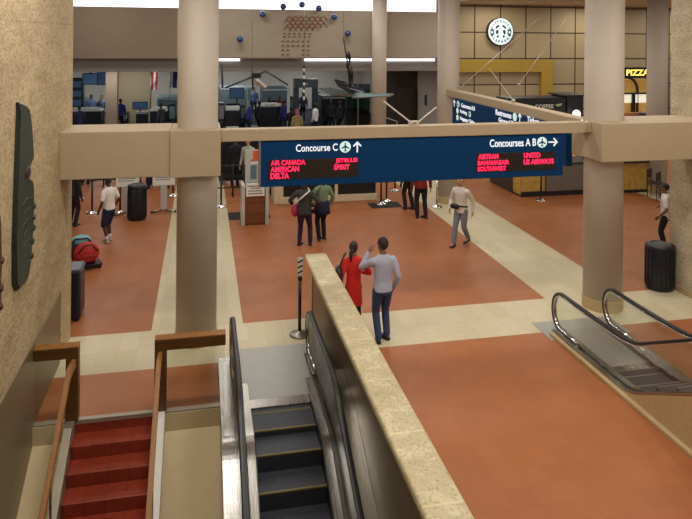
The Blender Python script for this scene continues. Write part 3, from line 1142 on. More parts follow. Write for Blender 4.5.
# ------------------------------------------------------------------ signs
def plane_mx(Y):
    """text plane facing the viewer (towards -Y)"""
    return Matrix(((1, 0, 0, 0), (0, 0, -1, Y), (0, 1, 0, 0), (0, 0, 0, 1)))


def side_mx(X):
    """text plane facing -X, reading from far to near"""
    return Matrix(((0, 0, -1, X), (-1, 0, 0, 0), (0, 1, 0, 0), (0, 0, 0, 1)))


PLANE = [(0, 1), (.13, .75), (.13, .3), (.85, -.2), (.85, -.42), (.13, -.15), (.1, -.62), (.34, -.82), (.34, -.98), (0, -.86)]
PLANE = PLANE + [(-x, y) for x, y in PLANE[::-1] if x > 0]
ARROW = [(-.12, -1), (.12, -1), (.12, .52), (.62, .02), (.82, .2), (0, 1), (-.82, .2), (-.62, .02), (-.12, .52)]


def outline(pts, c, s, rot=0.):
    a, b = math.cos(rot), math.sin(rot)
    return [(c[0] + s * (x * a - y * b), c[1] + s * (x * b + y * a)) for x, y in pts]


def disc(n=28):
    return [(math.cos(2 * PI * i / n), math.sin(2 * PI * i / n)) for i in range(n)]


def icon(c, r, mx, parent):
    o = obj('icon_disc', prism(NBM(), outline(disc(), c, r), mx, .006), ICON, parent, world=True)
    p = prism(NBM(), outline(PLANE, c, r * .82), mx @ Matrix.Translation((0, 0, .006)), .004)
    bmesh.ops.translate(p, vec=-parent.matrix_basis.translation, verts=p.verts[:])
    obj('plane_symbol', p, NAVY, o)


def pbox(x0, y0, x1, y1, Y):
    a, b = at(x0, y1, Y), at(x1, y0, Y)
    return a.x, b.x, a.z, b.z


SY = 11.2
t = thing('direction_sign', 'long navy sign under the thin beam with red airline names', 'sign', (3.75, 11.28, 2.59))
obj('panel', bbox(.965, 6.5, SY, SY + .16, 2.59, 3.36, .008), NAVY, t, world=True)
obj('end_cap', bbox(.937, .965, SY - .005, SY + .165, 2.59, 3.36, .005), GREY, t, world=True)
obj('end_cap', bbox(6.5, 6.525, SY - .005, SY + .165, 2.59, 3.36, .005), NAVY, t, world=True)
mx = plane_mx(SY)
for x0, x1, y0, y1 in ((268, 358, 157.5, 180), (475.5, 555.5, 151, 172.5)):
    a = pbox(x0, y0, x1, y1, SY)
    obj('led_panel', bbox(a[0], a[1], SY - .006, SY + .01, a[2], a[3], .002), LEDP, t, world=True)
for s, x0, y0, x1, y1, m_, fat in (('Concourse C', 295.8, 143.3, 337.5, 151.8, WHITEL, .012), ('Concourses A B', 489.5, 138.2, 535.8, 147.2, WHITEL, .012),
                                   ('AIR CANADA', 270.8, 159.4, 305.3, 165.6, LEDR, .03), ('AMERICAN', 270.6, 165.9, 299, 172.2, LEDR, .03), ('DELTA', 270.4, 172.5, 289, 179, LEDR, .03),
                                   ('JETBLUE', 335.5, 157.8, 357.4, 163.6, LEDR, .03), ('SPIRIT', 333.8, 164, 349.5, 169.8, LEDR, .03),
                                   ('AIRTRAN', 478, 153.6, 498.2, 159.4, LEDR, .03), ('BAHAMASAIR', 477.6, 159.7, 509, 165.4, LEDR, .03), ('SOUTHWEST', 477.4, 165.7, 506, 171.4, LEDR, .03),
                                   ('UNITED', 523.6, 152.4, 540, 158, LEDR, .03), ('US AIRWAYS', 523.4, 158.3, 553.5, 164.6, LEDR, .03)):
    a = pbox(x0, y0, x1, y1, SY)
    text(s, a[0], a[1], a[2], a[3], mx @ Matrix.Translation((0, 0, .01)), m_, t, fat)
for (px, py), (ax, ay), rot in (((345.2, 146.9), (357.2, 146.8), 0), ((542, 142.3), (553, 142), -PI / 2)):
    c = at(px, py, SY)
    icon((c.x, c.z), .098, mx, t)
    c = at(ax, ay, SY)
    obj('arrow', prism(NBM(), outline(ARROW, (c.x, c.z), .095, rot), mx, .008), WHITEL, t, world=True)

SX = 7.24
t = thing('direction_sign', 'navy sign seen at a slant under the side beam between two columns', 'sign', (SX + .1, 15.5, 2.5))
obj('panel', bbox(SX, SX + .14, 12.3, 18.62, 2.52, 3.315, .008), NAVY, t, world=True)
mx = side_mx(SX)


def sx(px, py):
    d = ray(px, py)
    p = Vector((0, 0, CAMZ)) + d * (SX / d.x)
    return p.y, p.z


for s, xa, xb, zc, hh in (('Concourse A B', 461.5, 475, 3.18, .12), ('Parking', 460.5, 467, 2.985, .12), ('Baggage Claim', 460.5, 475, 2.79, .12), ('Restrooms', 496, 511.5, sx(504, 114)[1], .14), ('Ground Trans', 499, 520, sx(509, 122.3)[1], .11), ('Tickets', 527.5, 540.5, sx(534, 121)[1], .15)):
    ya, yb = sx(xa, 105)[0], sx(xb, 108)[0]
    text(s, -ya, -yb, zc - hh / 2, zc + hh / 2, mx @ Matrix.Translation((0, 0, .006)), WHITEL, t, .014)
for px, zc, r in ((458.2, 3.18, .085), (457.6, 2.985, .085), (457.6, 2.79, .085), (515, sx(515, 117)[1], .1), (469.8, 2.985, .08)):
    y = sx(px, 108)[0]
    if px == 458.2:
        icon((-y, zc), r * 1.1, mx, t)
    else:
        obj('icon_disc', prism(NBM(), outline(disc(), (-y, zc), r), mx, .006), ICON, t, world=True)
        if px == 469.8:
            text('P', -y - .035, -y + .035, zc - .05, zc + .05, mx @ Matrix.Translation((0, 0, .01)), NAVY, t)
for px, zc in ((454.3, 3.18), (520, sx(520, 117.5)[1])):
    y = sx(px, 108)[0]
    obj('arrow', prism(NBM(), outline(ARROW, (-y, zc), .1), mx, .008), WHITEL, t, world=True)

# round coffee logo sign on the panelled wall
LC = at(500.6, 31.6, 28.8)
t = thing('logo_sign', 'round lit white and green logo sign on the tan panelled wall', 'sign', (LC.x, 28.85, LC.z - .64))
mx = plane_mx(28.8) @ Matrix.Translation((LC.x, LC.z, 0))
DKG = pm('dark_green_rim', (26, 42, 40), .4, 0, .05)
LOGOW = pm('lit_pale_logo_face', (206, 222, 226), .4, 0, 0, 5, emit=(196, 220, 232), es=.55)
LOGOG = pm('logo_green', (24, 92, 70), .4, 0, 0)
LOGOK = pm('logo_black', (28, 34, 44), .4, 0, 0)
bm = prism(NBM(), outline(disc(48), (0, 0), .65), mx @ Matrix.Translation((0, 0, -.18)), .19)
obj('rim', bm, DKG, t, world=True)
obj('face', prism(NBM(), outline(disc(48), (0, 0), .615), mx @ Matrix.Translation((0, 0, .01)), .012), LOGOW, t, world=True)
K = mx @ Matrix.Translation((0, 0, .022))
# centre disc: hair in dark locks round a pale figure
for sgn in (-1, 1):
    obj('dark_lock', prism(NBM(), [(sgn * x, y) for x, y in ((.075, .3), (.16, .3), (.25, .22), (.27, .12), (.2, .13), (.15, .2), (.075, .22))], K, .006), LOGOK, t, world=True)
    obj('dark_lock', prism(NBM(), [(sgn * x, y) for x, y in ((.13, .08), (.22, .08), (.25, -.03), (.21, -.14), (.14, -.1), (.11, .0))], K, .006), LOGOK, t, world=True)
    obj('dark_lock', prism(NBM(), [(sgn * x, y) for x, y in ((.1, -.14), (.15, -.17), (.22, -.22), (.16, -.3), (.1, -.26))], K, .006), LOGOG, t, world=True)
    obj('green_band', prism(NBM(), [(sgn * x, y) for x, y in ((.34, .1), (.5, .13), (.54, .0), (.5, -.2), (.4, -.24), (.33, -.08))], K, .006), LOGOG, t, world=True)
    star = [((.085 if i % 2 == 0 else .036) * math.sin(i * PI / 5) + sgn * .44, (.085 if i % 2 == 0 else .036) * math.cos(i * PI / 5) - .03) for i in range(10)]
    obj('star', prism(NBM(), star, K @ Matrix.Translation((0, 0, .006)), .004), LOGOW, t, world=True)
for word, a0, a1, up in (('STARBUCKS', 158, 22, True), ('COFFEE', 222, 318, False)):
    big = bmesh.new()
    for i, ch in enumerate(word):
        a = math.radians(a0 + (a1 - a0) * i / (len(word) - 1))
        g = text_mesh(ch, -.042, .042, -.055, .055, .03)
        rot = a - PI / 2 if up else a + PI / 2
        bmesh.ops.transform(g, matrix=K @ Matrix.Translation((.475 * math.cos(a), .475 * math.sin(a), .004)) @ Matrix.Rotation(rot, 4, 'Z'), verts=g.verts[:])
        me = bpy.data.meshes.new('g')
        g.to_mesh(me)
        g.free()
        big.from_mesh(me)
        bpy.data.meshes.remove(me)
    obj('lettering', big, LOGOG if up else LOGOK, t, world=True)
obj('pale_figure', prism(NBM(), [(-.09, .1), (-.05, .2), (.05, .2), (.09, .1), (.1, -.05), (.07, -.25), (-.07, -.25), (-.1, -.05)], K, .006), LOGOW, t, world=True)

# coffee kiosk: counter under the sign, posts and dark canopy sign
A0, A1 = fl(520.5, 194.5), fl(545, 201)
t = thing('coffee_kiosk', 'coffee stand with golden wood and grey counter under a dark canopy sign', 'kiosk', (11, 20.4, 0))
KY = 19.75
xa, xb, xc = at(520, 190, KY).x, at(545, 190, KY).x, at(600, 190, KY).x
obj('counter_end', bbox(at(503, 185, 21.6).x, xa - .02, KY + .5, 22.0, 0, 1.05, .01), DKBROWN, t, world=True)
obj('wood_front', bbox(xa, xb, KY, KY + .9, .06, 1.02, .012), WOODG, t, world=True)
obj('grey_front', bbox(xb + .01, xc, KY - .1, KY + .9, .16, 1.02, .012), pm('warm_grey_laminate', (112, 104, 94), .5, 0, .05, 4), t, world=True)
obj('kick_plate', bbox(xa + .03, xc, KY - .06, KY + .8, 0, .16, .008), BLACK, t, world=True)
obj('worktop', bbox(xa - .05, xc + .03, KY - .13, KY + .95, 1.02, 1.07, .012), DKBROWN, t, world=True)
for x in (xa + .3, xc - .3):
    obj('post', tube(NBM(), [(x, KY + .5, 1.05), (x, KY + .5, 2.4)], .035, 10), BLACK, t, True, world=True)
CYY = KY + .3
a = pbox(508, 97.5, 566, 122, CYY)
obj('canopy', bbox(a[0], a[1], CYY, CYY + .9, a[2], a[3], .012), BLACK, t, world=True)
b = pbox(566, 95.2, 582.5, 122, CYY)
obj('canopy_end', bbox(b[0], b[1] , CYY - .05, CYY + .95, b[2], b[3] , .012), BLACK, t, world=True)
c = pbox(563, 94.6, 586, 96.4, CYY)
obj('canopy_cap', bbox(c[0], c[1], CYY - .1, CYY + 1.0, c[2], c[3], .008), BLACK, t, world=True)
a = pbox(535, 104.3, 553.5, 108.6, CYY)
text('COFFEE', a[0], a[1], a[2], a[3], plane_mx(CYY) @ Matrix.Translation((0, 0, .008)), WHITEP, t, .01)
a = pbox(555, 103.2, 562, 106.5, CYY)
obj('cup_mark', prism(NBM(), [(a[0], a[3] - .05), (a[1], a[3]), (a[1] - .03, a[2] + .03), (a[0] + .09, a[2])], plane_mx(CYY), .012), pm('pale_green_mark', (176, 190, 130), .5, 0, .03), t, world=True)
p = at(576.5, 114, CYY - .26)
g = thing('globe_lamp', 'white globe lamp at the right end of the dark canopy sign', 'lamp', (p.x, p.y, p.z - .14))
obj('globe', ell(NBM(), p, (.14, .14, .14), 16), emis('globe_lamp_glass', (250, 248, 236), .9), g, True, world=True)
obj('stem', tube(NBM(), [p + Vector((0, .1, .0)), p + Vector((0, .16, .0))], .02, 8), BLACK, g, True, world=True)

# pizza counter in the far right corner
PY = 28.2
a = pbox(622, 67.3, 660, 78, PY)
t = thing('shop_sign', 'black shop sign with yellow letters between the right hand columns', 'sign', ((a[0] + a[1]) / 2, PY, a[2]))
obj('board', bbox(a[0], a[1], PY, PY + .2, a[2], a[3], .01), BLACK, t, world=True)
b = pbox(626.3, 69.5, 649, 75.6, PY)
text('PIZZA', b[0], b[1], b[2], b[3], plane_mx(PY) @ Matrix.Translation((0, 0, .01)), pm('yellow_lit_lettering', (250, 226, 110), .4, 0, 0, 5, emit=(255, 224, 96), es=1.2), t, .03)
t = thing('food_counter', 'lit shop front with arch and menu band below the black sign', 'shop', (at(637, 100, 28.6).x, 28.6, 0))
a = pbox(618, 79, 664, 128, 28.6)
obj('back_panel', bbox(a[0], a[1], 28.6, 28.7, 0, a[3], .01), pm('yellow_wall_painted_glow', (214, 176, 96), .6, 0, .05, emit=(255, 196, 96), es=.12), t, world=True)  # panel emits faintly, standing in for warm light falling on the wall
c0 = at(626, 88, 28.5)
pts = [(c0.x + .62 * math.cos(math.radians(k)), 28.5, c0.z - .1 + .62 * math.sin(math.radians(k))) for k in range(0, 181, 12)]
obj('arch', tube(NBM(), [(pts[0][0], 28.5, 1.0)] + pts + [(pts[-1][0], 28.5, 1.0)], .06, 8), DKBROWN, t, True, world=True)
b = pbox(620, 94, 662, 103, 28.45)
obj('menu_panel', bbox(b[0], b[1], 28.45, 28.55, b[2], b[3], .01), pm('lit_menu_panel', (236, 232, 214), .5, 0, .05, emit=(250, 244, 224), es=.6), t, world=True)
b = pbox(620, 92.5, 662, 94.5, 28.4)
obj('header_bar', bbox(b[0], b[1], 28.4, 28.6, b[2], b[3], .01), BLACK, t, world=True)
b = pbox(632.5, 94, 635.5, 120, 28.35)
obj('mullion', bbox(b[0], b[1], 28.35, 28.5, 0, b[3], .01), BLACK, t, world=True)
b = pbox(620, 112, 662, 122, 28.2)
obj('counter_front', bbox(b[0], b[1], 28.0, 28.4, 0, b[3], .01), pm('orange_counter', (170, 116, 74), .5, 0, .08), t, world=True)
b = pbox(632, 106, 648, 120, 27.6)
t = thing('condiment_stand', 'dark rounded stand in front of the lit shop counter', 'stand', ((b[0] + b[1]) / 2, 27.3, 0))
obj('cabinet', lathe(NBM(), [(.4, 0), (.42, 1.2), (.36, 1.5), (.2, 1.62)], ((b[0] + b[1]) / 2, 27.3, 0), 20), DKBLUE, t, True, world=True)
obj('top_tray', lathe(NBM(), [(.2, 1.62), (.24, 1.65), (.24, 1.7)], ((b[0] + b[1]) / 2, 27.3, 0), 20), GREY, t, True, world=True)

# golden wood counter, table and stools right of the front column
t = thing('wood_counter', 'golden slatted wood counter with black top past the right column', 'counter', (13.9, 19.9, 0))
xa, xb = at(620, 185, 19.6).x, at(650, 185, 19.6).x
obj('body', bbox(xa, xb, 19.6, 20.3, .1, 1.0, .01), WOODG, t, world=True)
for i in range(5):
    x = xa + (i + .5) * (xb - xa) / 5
    obj('slat', bbox(x - .015, x + .015, 19.585, 19.61, .12, .98, .003), WOODG, t, world=True)
obj('kick_plate', bbox(xa + .02, xb - .02, 19.62, 20.2, 0, .1, .005), BLACK, t, world=True)
obj('worktop', bbox(xa - .04, xb + .02, 19.52, 20.35, 1.0, 1.07, .01), BLACK, t, world=True)
for px, py, lab in ((664.5, 201, 'dark cafe chair nearest the right stone wall, past the golden counter'), (655, 196.5, 'dark cafe chair just beside the golden wood counter')):
    p = fl(px, py)
    t = thing('cafe_chair', lab, 'chair', p, .6, None)
    obj('seat', bbox(-.2, .2, -.2, .2, .43, .47, .01), DKBROWN, t)
    obj('backrest', bbox(-.2, .2, .17, .2, .6, .88, .01), DKBROWN, t)
    for x in (-.18, .18):
        obj('leg', tube(NBM(), [(x, -.18, 0), (x, -.18, .44)], .014, 8), BLACK, t, True)
        obj('leg', tube(NBM(), [(x, .18, 0), (x, .19, .88)], .014, 8), BLACK, t, True)
# downlights
for px, py, lab in ((603, 2.5, 'recessed downlight in the ceiling right of the front column'), (577, 1.5, 'recessed downlight in the ceiling just left of the right front column'), (532, 1.5, 'recessed downlight in the ceiling above the round logo sign')):
    d = ray(px, py)
    p = Vector((0, 0, CAMZ)) + d * ((TOPZ - CAMZ) / d.z)
    p.y = min(p.y, 28.3)
    t = thing('downlight', lab, 'light', (p.x, p.y, TOPZ - .03))
    obj('trim_ring', lathe(NBM(), [(.11, -.012), (.2, -.012), (.2, .03), (.11, .03)], (0, 0, 0), 24), WHITEP, t)
    obj('lamp', lathe(NBM(), [(.105, .004), (.105, .02)], (0, 0, 0), 20), LAMP, t)

# ------------------------------------------------------------------ rods, balls and hanging pieces
def rod(a, b, lab, r=.016):
    t = thing('tension_rod', lab, 'rod', a)
    obj('rod', tube(NBM(), [a, b], r, 8), PAINT, t, True, world=True)
    obj('end_fitting', ell(NBM(), a, (.05, .05, .05), 10), PAINT, t, True, world=True)


n0 = at(413.5, 123.5, 11.28)
n0.z = 3.575
rod(n0, at(384, 101.5, 12.6), 'thin rod rising up and left from the middle of the thin beam')
rod(n0 + Vector((.03, 0, 0)), at(436, 107.5, 12.4), 'thin rod rising up and right from the middle of the thin beam')
n1 = Vector((7.45, 15.1, 3.58))
rod(n1, at(489, 68, 21), 'short thin rod leaning left from the middle of the side beam', .011)
rod(at(460.5, 87.5, 20.1), at(549, 9.5, 28.5), 'long pale rod crossing the tan panelled wall below the logo', .015)
rod(at(519, 84.5, 19.4), at(570, 13, 28.5), 'long pale rod crossing the tan wall right of the logo', .013)
t = thing('beam_fitting', 'small forked fitting on top of the thin beam where two rods meet', 'fitting', n0)
obj('plate', bbox(n0.x - .09, n0.x + .09, 11.24, 11.32, 3.57, 3.645, .012), PAINT, t, world=True)
obj('pin', tube(NBM(), [(n0.x, 11.2, 3.615), (n0.x, 11.36, 3.615)], .02, 8), STEEL, t, True, world=True)

words_ = ['lowest blue ball at the left end of the arc', 'second blue ball up from the left end of the arc', 'blue ball left of the top of the arc', 'blue ball at the very top of the arc', 'blue ball right of the top of the arc', 'second blue ball up from the right end of the arc', 'lowest blue ball at the right end of the arc beside the black pole']
for (px, py), lab in zip(((240, 39.3), (262.6, 14.2), (283.2, 6.5), (302, 4.6), (318.8, 8.2), (334.3, 17), (347.8, 33.5)), words_):
    p = at(px, py, 28.0)
    t = thing('glass_ball', lab, 'ball', p, 0, 'blue balls arched over the copper wall piece')
    obj('ball', ell(NBM(), (0, 0, 0), (.14, .14, .14), 18), BLUEB, t, True)
    obj('mount', tube(NBM(), [(0, .12, 0), (0, .42 if p.z > 6.2 else .3, 0)], .02, 8), STEEL, t, True)

c0 = at(303, 36, 28.26)
t = thing('wall_sculpture', 'copper scalloped wall piece hung in the middle of the grey fascia', 'sculpture', (c0.x, 28.26, at(303, 58, 28.26).z))
for row, (y0, x0, nn) in enumerate(((20, 290, 7), (23.5, 287.5, 7), (27, 290, 7), (30, 287.5, 6))):
    for k in range(nn):
        a = at(x0 + k * 5.6, y0, 28.24)
        r = .135
        obj('scallop', tube(NBM(), [(a.x + r * 1.05 * math.cos(math.radians(q)), 28.24, a.z + r * 1.1 * math.sin(math.radians(q))) for q in range(-10, 191, 20)], .015, 6), COPPER, t, True, world=True)
for row, py in enumerate((33.5, 36.5, 41, 45.5, 50, 54.5)):
    for k in range(6):
        if row > 3 and k in (2, 3):
            continue
        a = at(283 + k * 5.1 + (row < 2) * 1.5, py, 28.24)
        obj('tile_dot', bbox(a.x - .045, a.x + .045, 28.23, 28.3, a.z - .022, a.z + .022, .01), COPPER, t, world=True)

t = thing('hanging_sculpture', 'hanging winged metal sculpture with long flat blades on a black pole', 'sculpture', at(350, 90, 24))


def blade(pix, Y, mat, th=.06, nm='blade'):
    bm = NBM()
    P = [at(x, y, Y + dy) for x, y, dy in pix]
    n = (P[1] - P[0]).cross(P[2] - P[0]).normalized() * th
    a = [bm.verts.new(p) for p in P]
    b = [bm.verts.new(p + n) for p in P]
    bm.faces.new(a)
    bm.faces.new(b[::-1])
    for i in range(len(P)):
        j = (i + 1) % len(P)
        bm.faces.new((a[i], a[j], b[j], b[i]))
    return bm


SILV = pm('teal_silver_sheet', (128, 150, 150), .35, .6, .08, 5)
SILD = pm('dark_slate_sheet', (62, 72, 84), .35, .6, .1, 5)
obj('blade', blade([(335, 79, -.6), (346, 82, 0), (364, 89, .3), (366, 94, .3), (350, 92, 0), (339, 85, -.4)], 24, SILD), SILD, t, world=True)
obj('blade', blade([(317, 88, .9), (330, 87.5, .6), (352, 93, 0), (356, 97, 0), (330, 95, .6)], 24, SILV), SILV, t, world=True)
obj('blade', blade([(355, 92.5, 0), (394, 93.6, -.9), (390, 96, -.9), (352, 97.5, 0)], 24, SILV), SILV, t, world=True)
obj('pole', tube(NBM(), [at(343.6, 39, 24), at(347, 60, 24), at(350.5, 86, 24)], [.02, .03, .04], 8), BLACK, t, True, world=True)
for a, b in (((348.2, 51), (350.2, 63)), ((349.4, 61), (346.6, 68)), ((351, 66), (352.2, 84))):
    pa, pb = at(*a, 23.9), at(*b, 23.9)
    obj('fin', tube(NBM(), [pa, pa.lerp(pb, .35), pb], [.02, .085, .015], 8), BLACK, t, True, world=True)
obj('cable', tube(NBM(), [at(343.6, 39, 24), at(343.2, 39, 24) + Vector((0, 0, HIGHZ - at(343.6, 39, 24).z))], .008, 6), STEEL, t, True, world=True)
t = thing('hanging_sculpture', 'white winged piece and crossing struts hanging left of the striped rod', 'sculpture', at(254, 84, 25))
for a, b in (((222, 64), (222.5, 88)), ((225, 88), (252, 77)), ((252, 77), (266, 71)), ((266, 71), (288, 85)), ((252, 65), (253, 90))):
    obj('strut', tube(NBM(), [at(*a, 25), at(*b, 25)], .035, 8), pm('slate_strut', (72, 76, 82), .4, .5, .06), t, True, world=True)
obj('wing', blade([(254, 79, 0), (258, 81, -.3), (266, 88, -.3), (262, 87.5, 0), (255, 85, .2)], 25, WHITEP), WHITEP, t, world=True)
a = at(256.5, 75.5, 25)
obj('box', bbox(a.x - .16, a.x + .16, 24.9, 25.2, a.z - .09, a.z + .1, .02), BLACK, t, world=True)
obj('cable', tube(NBM(), [at(252, 65, 25), at(252, 65, 25) + Vector((0, 0, HIGHZ - at(252, 65, 25).z))], .008, 6), STEEL, t, True, world=True)
t = thing('striped_rod', 'thin black and white striped rod hanging in front of the checkpoint', 'rod', at(304, 100, 24))
za, zb = at(304, 65, 24), at(304, 100, 24)
for i in range(10):
    obj('band', tube(NBM(), [za.lerp(zb, i / 10), za.lerp(zb, (i + 1) / 10)], .035, 8), WHITEP if i % 2 else BLACK, t, True, world=True)
obj('cable', tube(NBM(), [za, Vector((za.x, za.y, HIGHZ))], .008, 6), STEEL, t, True, world=True)
# ------------------------------------------------------------------ bins, mats, stanchions, stands
def bin_(label, loc, r, h, slats=18, rz=0.):
    t = thing('waste_bin', label, 'bin', loc)
    obj('body', lathe(NBM(), [(r * .93, 0), (r * .95, .03), (r, .06), (r, h * .88), (r * .97, h * .9)], (0, 0, 0), 32), DKBLUE, t, True)
    rb = NBM()
    for i in range(slats):
        a = 2 * PI * i / slats
        box(rb, -.012, .012, -.012, .012, .07, h * .87, Matrix.Translation((r * math.cos(a), r * math.sin(a), 0)) @ Matrix.Rotation(a, 4, 'Z'))
    obj('ribs', rb, BLACK, t)
    obj('lid', lathe(NBM(), [(r * 1.03, h * .9), (r * 1.05, h * .93), (r * 1.0, h * .97), (r * .6, h), (r * .58, h * .985), (.01, h * .985)], (0, 0, 0), 32), BLACK, t, True)
    obj('opening', lathe(NBM(), [(r * .5, h * .986), (r * .5, h * .992), (.01, h * .992)], (0, 0, 0), 24), RUBBER, t)
    return t


bin_('ribbed black waste bin beside the right stone wall', fl(659.5, 288), .275, .93)
bin_('black waste bin behind the boy in the white shirt', fl(137, 219), .25, .98)
p = fl(79, 317)
t = thing('waste_bin', 'tall dark blue bin half hidden by the end of the left stone wall', 'bin', (at(84.5, 300, 12.6).x - .32, 12.85, 0))
obj('body', bbox(-.25, .25, -.25, .25, 0.03, .84, .05, 3), DKBLUE, t)
obj('lid', bbox(-.26, .26, -.26, .26, .84, .93, .04, 3), pm('dull_blue_lid', (62, 72, 92), .35, 0, .05), t)
for a in (-.18, .18):
    obj('foot', lathe(NBM(), [(.04, 0), (.04, .04)], (a, -.18, 0), 10), BLACK, t)

for (x0, y0, x1, y1), lab in (((229, 220, 268, 211), 'black floor mat under the wooden kiosk'), ((372, 208.5, 397, 202), 'black floor mat under two stanchions near the dark counters')):
    a, b = fl(x0, y0), fl(x1, y1)
    tag(obj('floor_mat', bbox(a.x, b.x, min(a.y, b.y), max(a.y, b.y), 0, .012, .004), MAT_), lab, 'mat')


def stanchion(label, loc, h=1.0, belt=None, dark=True, sign=False):
    t = thing('stanchion', label, 'stanchion', loc)
    obj('base', lathe(NBM(), [(.17, 0), (.17, .015), (.15, .035), (.05, .06), (.032, .08)], (0, 0, 0), 24), CHROME if not sign else STEELX, t, True)
    obj('post', lathe(NBM(), [(.028, .06), (.028, h - .06)], (0, 0, 0), 14), BLACK if dark else CHROME, t, True)
    obj('head', lathe(NBM(), [(.035, h - .08), (.038, h - .07), (.038, h - .01), (.025, h)], (0, 0, 0), 14), BLACK, t, True)
    if belt:
        d = Vector(belt) - Vector((loc[0], loc[1], 0))
        d.z = 0
        mx = Matrix.Rotation(math.atan2(d.y, d.x), 4, 'Z')
        L = d.length
        bm = NBM()
        n = 10
        rs = []
        for i in range(n + 1):
            s = i / n
            z = h - .045 - .05 * 4 * s * (1 - s)
            rs.append([bm.verts.new(mx @ Vector((.04 + s * (L - .08), q, z + w))) for q, w in ((-.003, -.025), (.003, -.025), (.003, .025), (-.003, .025))])
        skin(bm, rs)
        obj('belt', bm, BELT, t)
    return t


t = stanchion('dark post with a small striped sign beside the escalator landing', fl(299.5, 335), 1.02, None, True, True)
mx = plane_mx(0) @ Matrix.Translation((0, 1.0, -.006))
obj('sign_plate', bbox(-.045, .045, -.01, .01, 1.0, 1.33, .006), LGREY, t)
for i in range(3):
    s_ = prism(NBM(), [(-.045, 1.05 + i * .09), (.045, 1.09 + i * .09), (.045, 1.12 + i * .09), (-.045, 1.08 + i * .09)], plane_mx(-.011), .003)
    obj('stripe', s_, BLACK, t)
q = [fl(92, 213), fl(107, 205), fl(82, 205), fl(222, 206)]
S1 = fl(92, 213)
stanchion('stanchion with chrome base left of the boy in the white shirt', S1, .98, (S1.x + 1.3, S1.y + 1.2, 0))
S2 = fl(120, 213)
stanchion('stanchion with chrome base between the boy and the black waste bin', S2, .98, (S2.x - .9, S2.y + 1.5, 0))
S3 = fl(80, 198)
stanchion('stanchion farthest left, just past the end of the left stone wall', S3, .98, (S3.x + 1.8, S3.y + 1.0, 0))
S4 = fl(221, 207)
stanchion('stanchion with chrome base just right of the left front column', S4, .98, (S4.x + 1.4, S4.y + .3, 0))
S5 = fl(173, 196)
stanchion('stanchion just left of the left front column', S5, .98, (S5.x - 1.7, S5.y + .4, 0))
S6, S7 = fl(381, 204.5), fl(386.5, 201.5)
stanchion('dark stanchion on the left half of the black mat by the dark counters', S6 + Vector((0, 0, .012)), .98)
stanchion('dark stanchion farther back on the black mat by the dark counters', S7 + Vector((0, 0, .012)), .98, (S7.x + .8, S7.y + 1.6, 0))
S8 = fl(395, 191)
stanchion('stanchion with bright base behind the two people under the navy sign', S8, .98)
S9 = fl(541, 200.5)
stanchion('dark stanchion standing in front of the golden coffee counter', S9, 1.0)
S10 = fl(437, 207)
stanchion('grey stanchion beside the base of the column behind the red shirt', S10, .98, None, False)


def sign_stand(label, loc, w, h, zc):
    t = thing('sign_stand', label, 'sign', loc)
    obj('board', bbox(-w / 2, w / 2, -.02, .02, zc - h / 2, zc + h / 2, .008), WHITEP, t)
    for i in range(4):
        z = zc + h / 2 - .07 - i * .06
        obj('print_line', bbox(-w * .38, w * (.38 - .08 * (i % 2)), -.024, -.018, z - .012, z + .012, .002), GREY, t)
    obj('post', bbox(-.09, .09, .0, .05, .06, zc - h / 2 + .05, .008), LGREY, t)
    for s in (-1, 1):
        obj('foot', tube(NBM(), [(s * .04, .02, .06), (s * .32, -.1, .03)], [.03, .03], 8), STEEL, t, True)
        obj('castor', ell(NBM(), (s * .33, -.1, .035), (.035, .03, .035), 8), BLACK, t, True)
    return t


sign_stand('white notice on a grey stand left of the left front column', fl(163.5, 212), .62, .42, .98)
sign_stand('white notice stand right behind the boy in the white shirt', fl(127, 214.5), .62, .42, 1.0)

# wooden kiosk with poster
kp = fl(255, 225)
t = thing('information_kiosk', 'wooden kiosk with grey side rails and an orange poster on top', 'kiosk', (kp.x, kp.y, 0))
w = .27
obj('cabinet', bbox(-w, w, .02, .5, .02, .98, .008), WOODK, t)
for z in (.3, .6):
    obj('seam', bbox(-w + .02, w - .02, .012, .03, z, z + .012, .002), WOODD, t)
for s in (-1, 1):
    obj('side_rail', bbox(s * (w + .05) - .045, s * (w + .05) + .045, -.04, .52, 0, 1.08, .015), LGREY, t)
obj('sign_panel', bbox(-w * .92, w * .92, -.03, .02, .78, 1.13, .008), WHITEP, t)
for i, (zz, ww) in enumerate(((1.06, .8), (1.0, .5), (.93, .7), (.86, .75))):
    obj('print_line', bbox(-w * ww, w * ww, -.036, -.026, zz - .014, zz + .014, .002), pm('faded_print', (150, 120, 120), .6, 0, .05) if i % 2 else GREY, t)
obj('poster_board', bbox(-.26, w * 1.02, .2, .24, 1.1, 2.0, .008), LGREY, t)
POR = pm('orange_poster_ink', (214, 84, 40), .6, 0, .08)
obj('poster_header', bbox(-.05, w, .192, .21, 1.74, 1.97, .002), POR, t)
for i, (x0, x1, z0, z1, m_) in enumerate(((-.12, .33, 1.62, 1.66, WHITEP), (-.12, .33, 1.7, 1.74, POR), (.08, .33, 1.2, 1.58, pm('tan_poster_ink', (196, 170, 120), .6, 0, .15, 30)), (-.12, .05, 1.2, 1.58, pm('grey_blue_poster_ink', (92, 112, 128), .6, 0, .15, 30)))):
    obj('poster_print', bbox(x0, x1, .19, .205, z0, z1, .002), m_, t)
obj('counter_top', bbox(-w - .02, w + .02, .0, .52, .98, 1.02, .008), GREY, t)

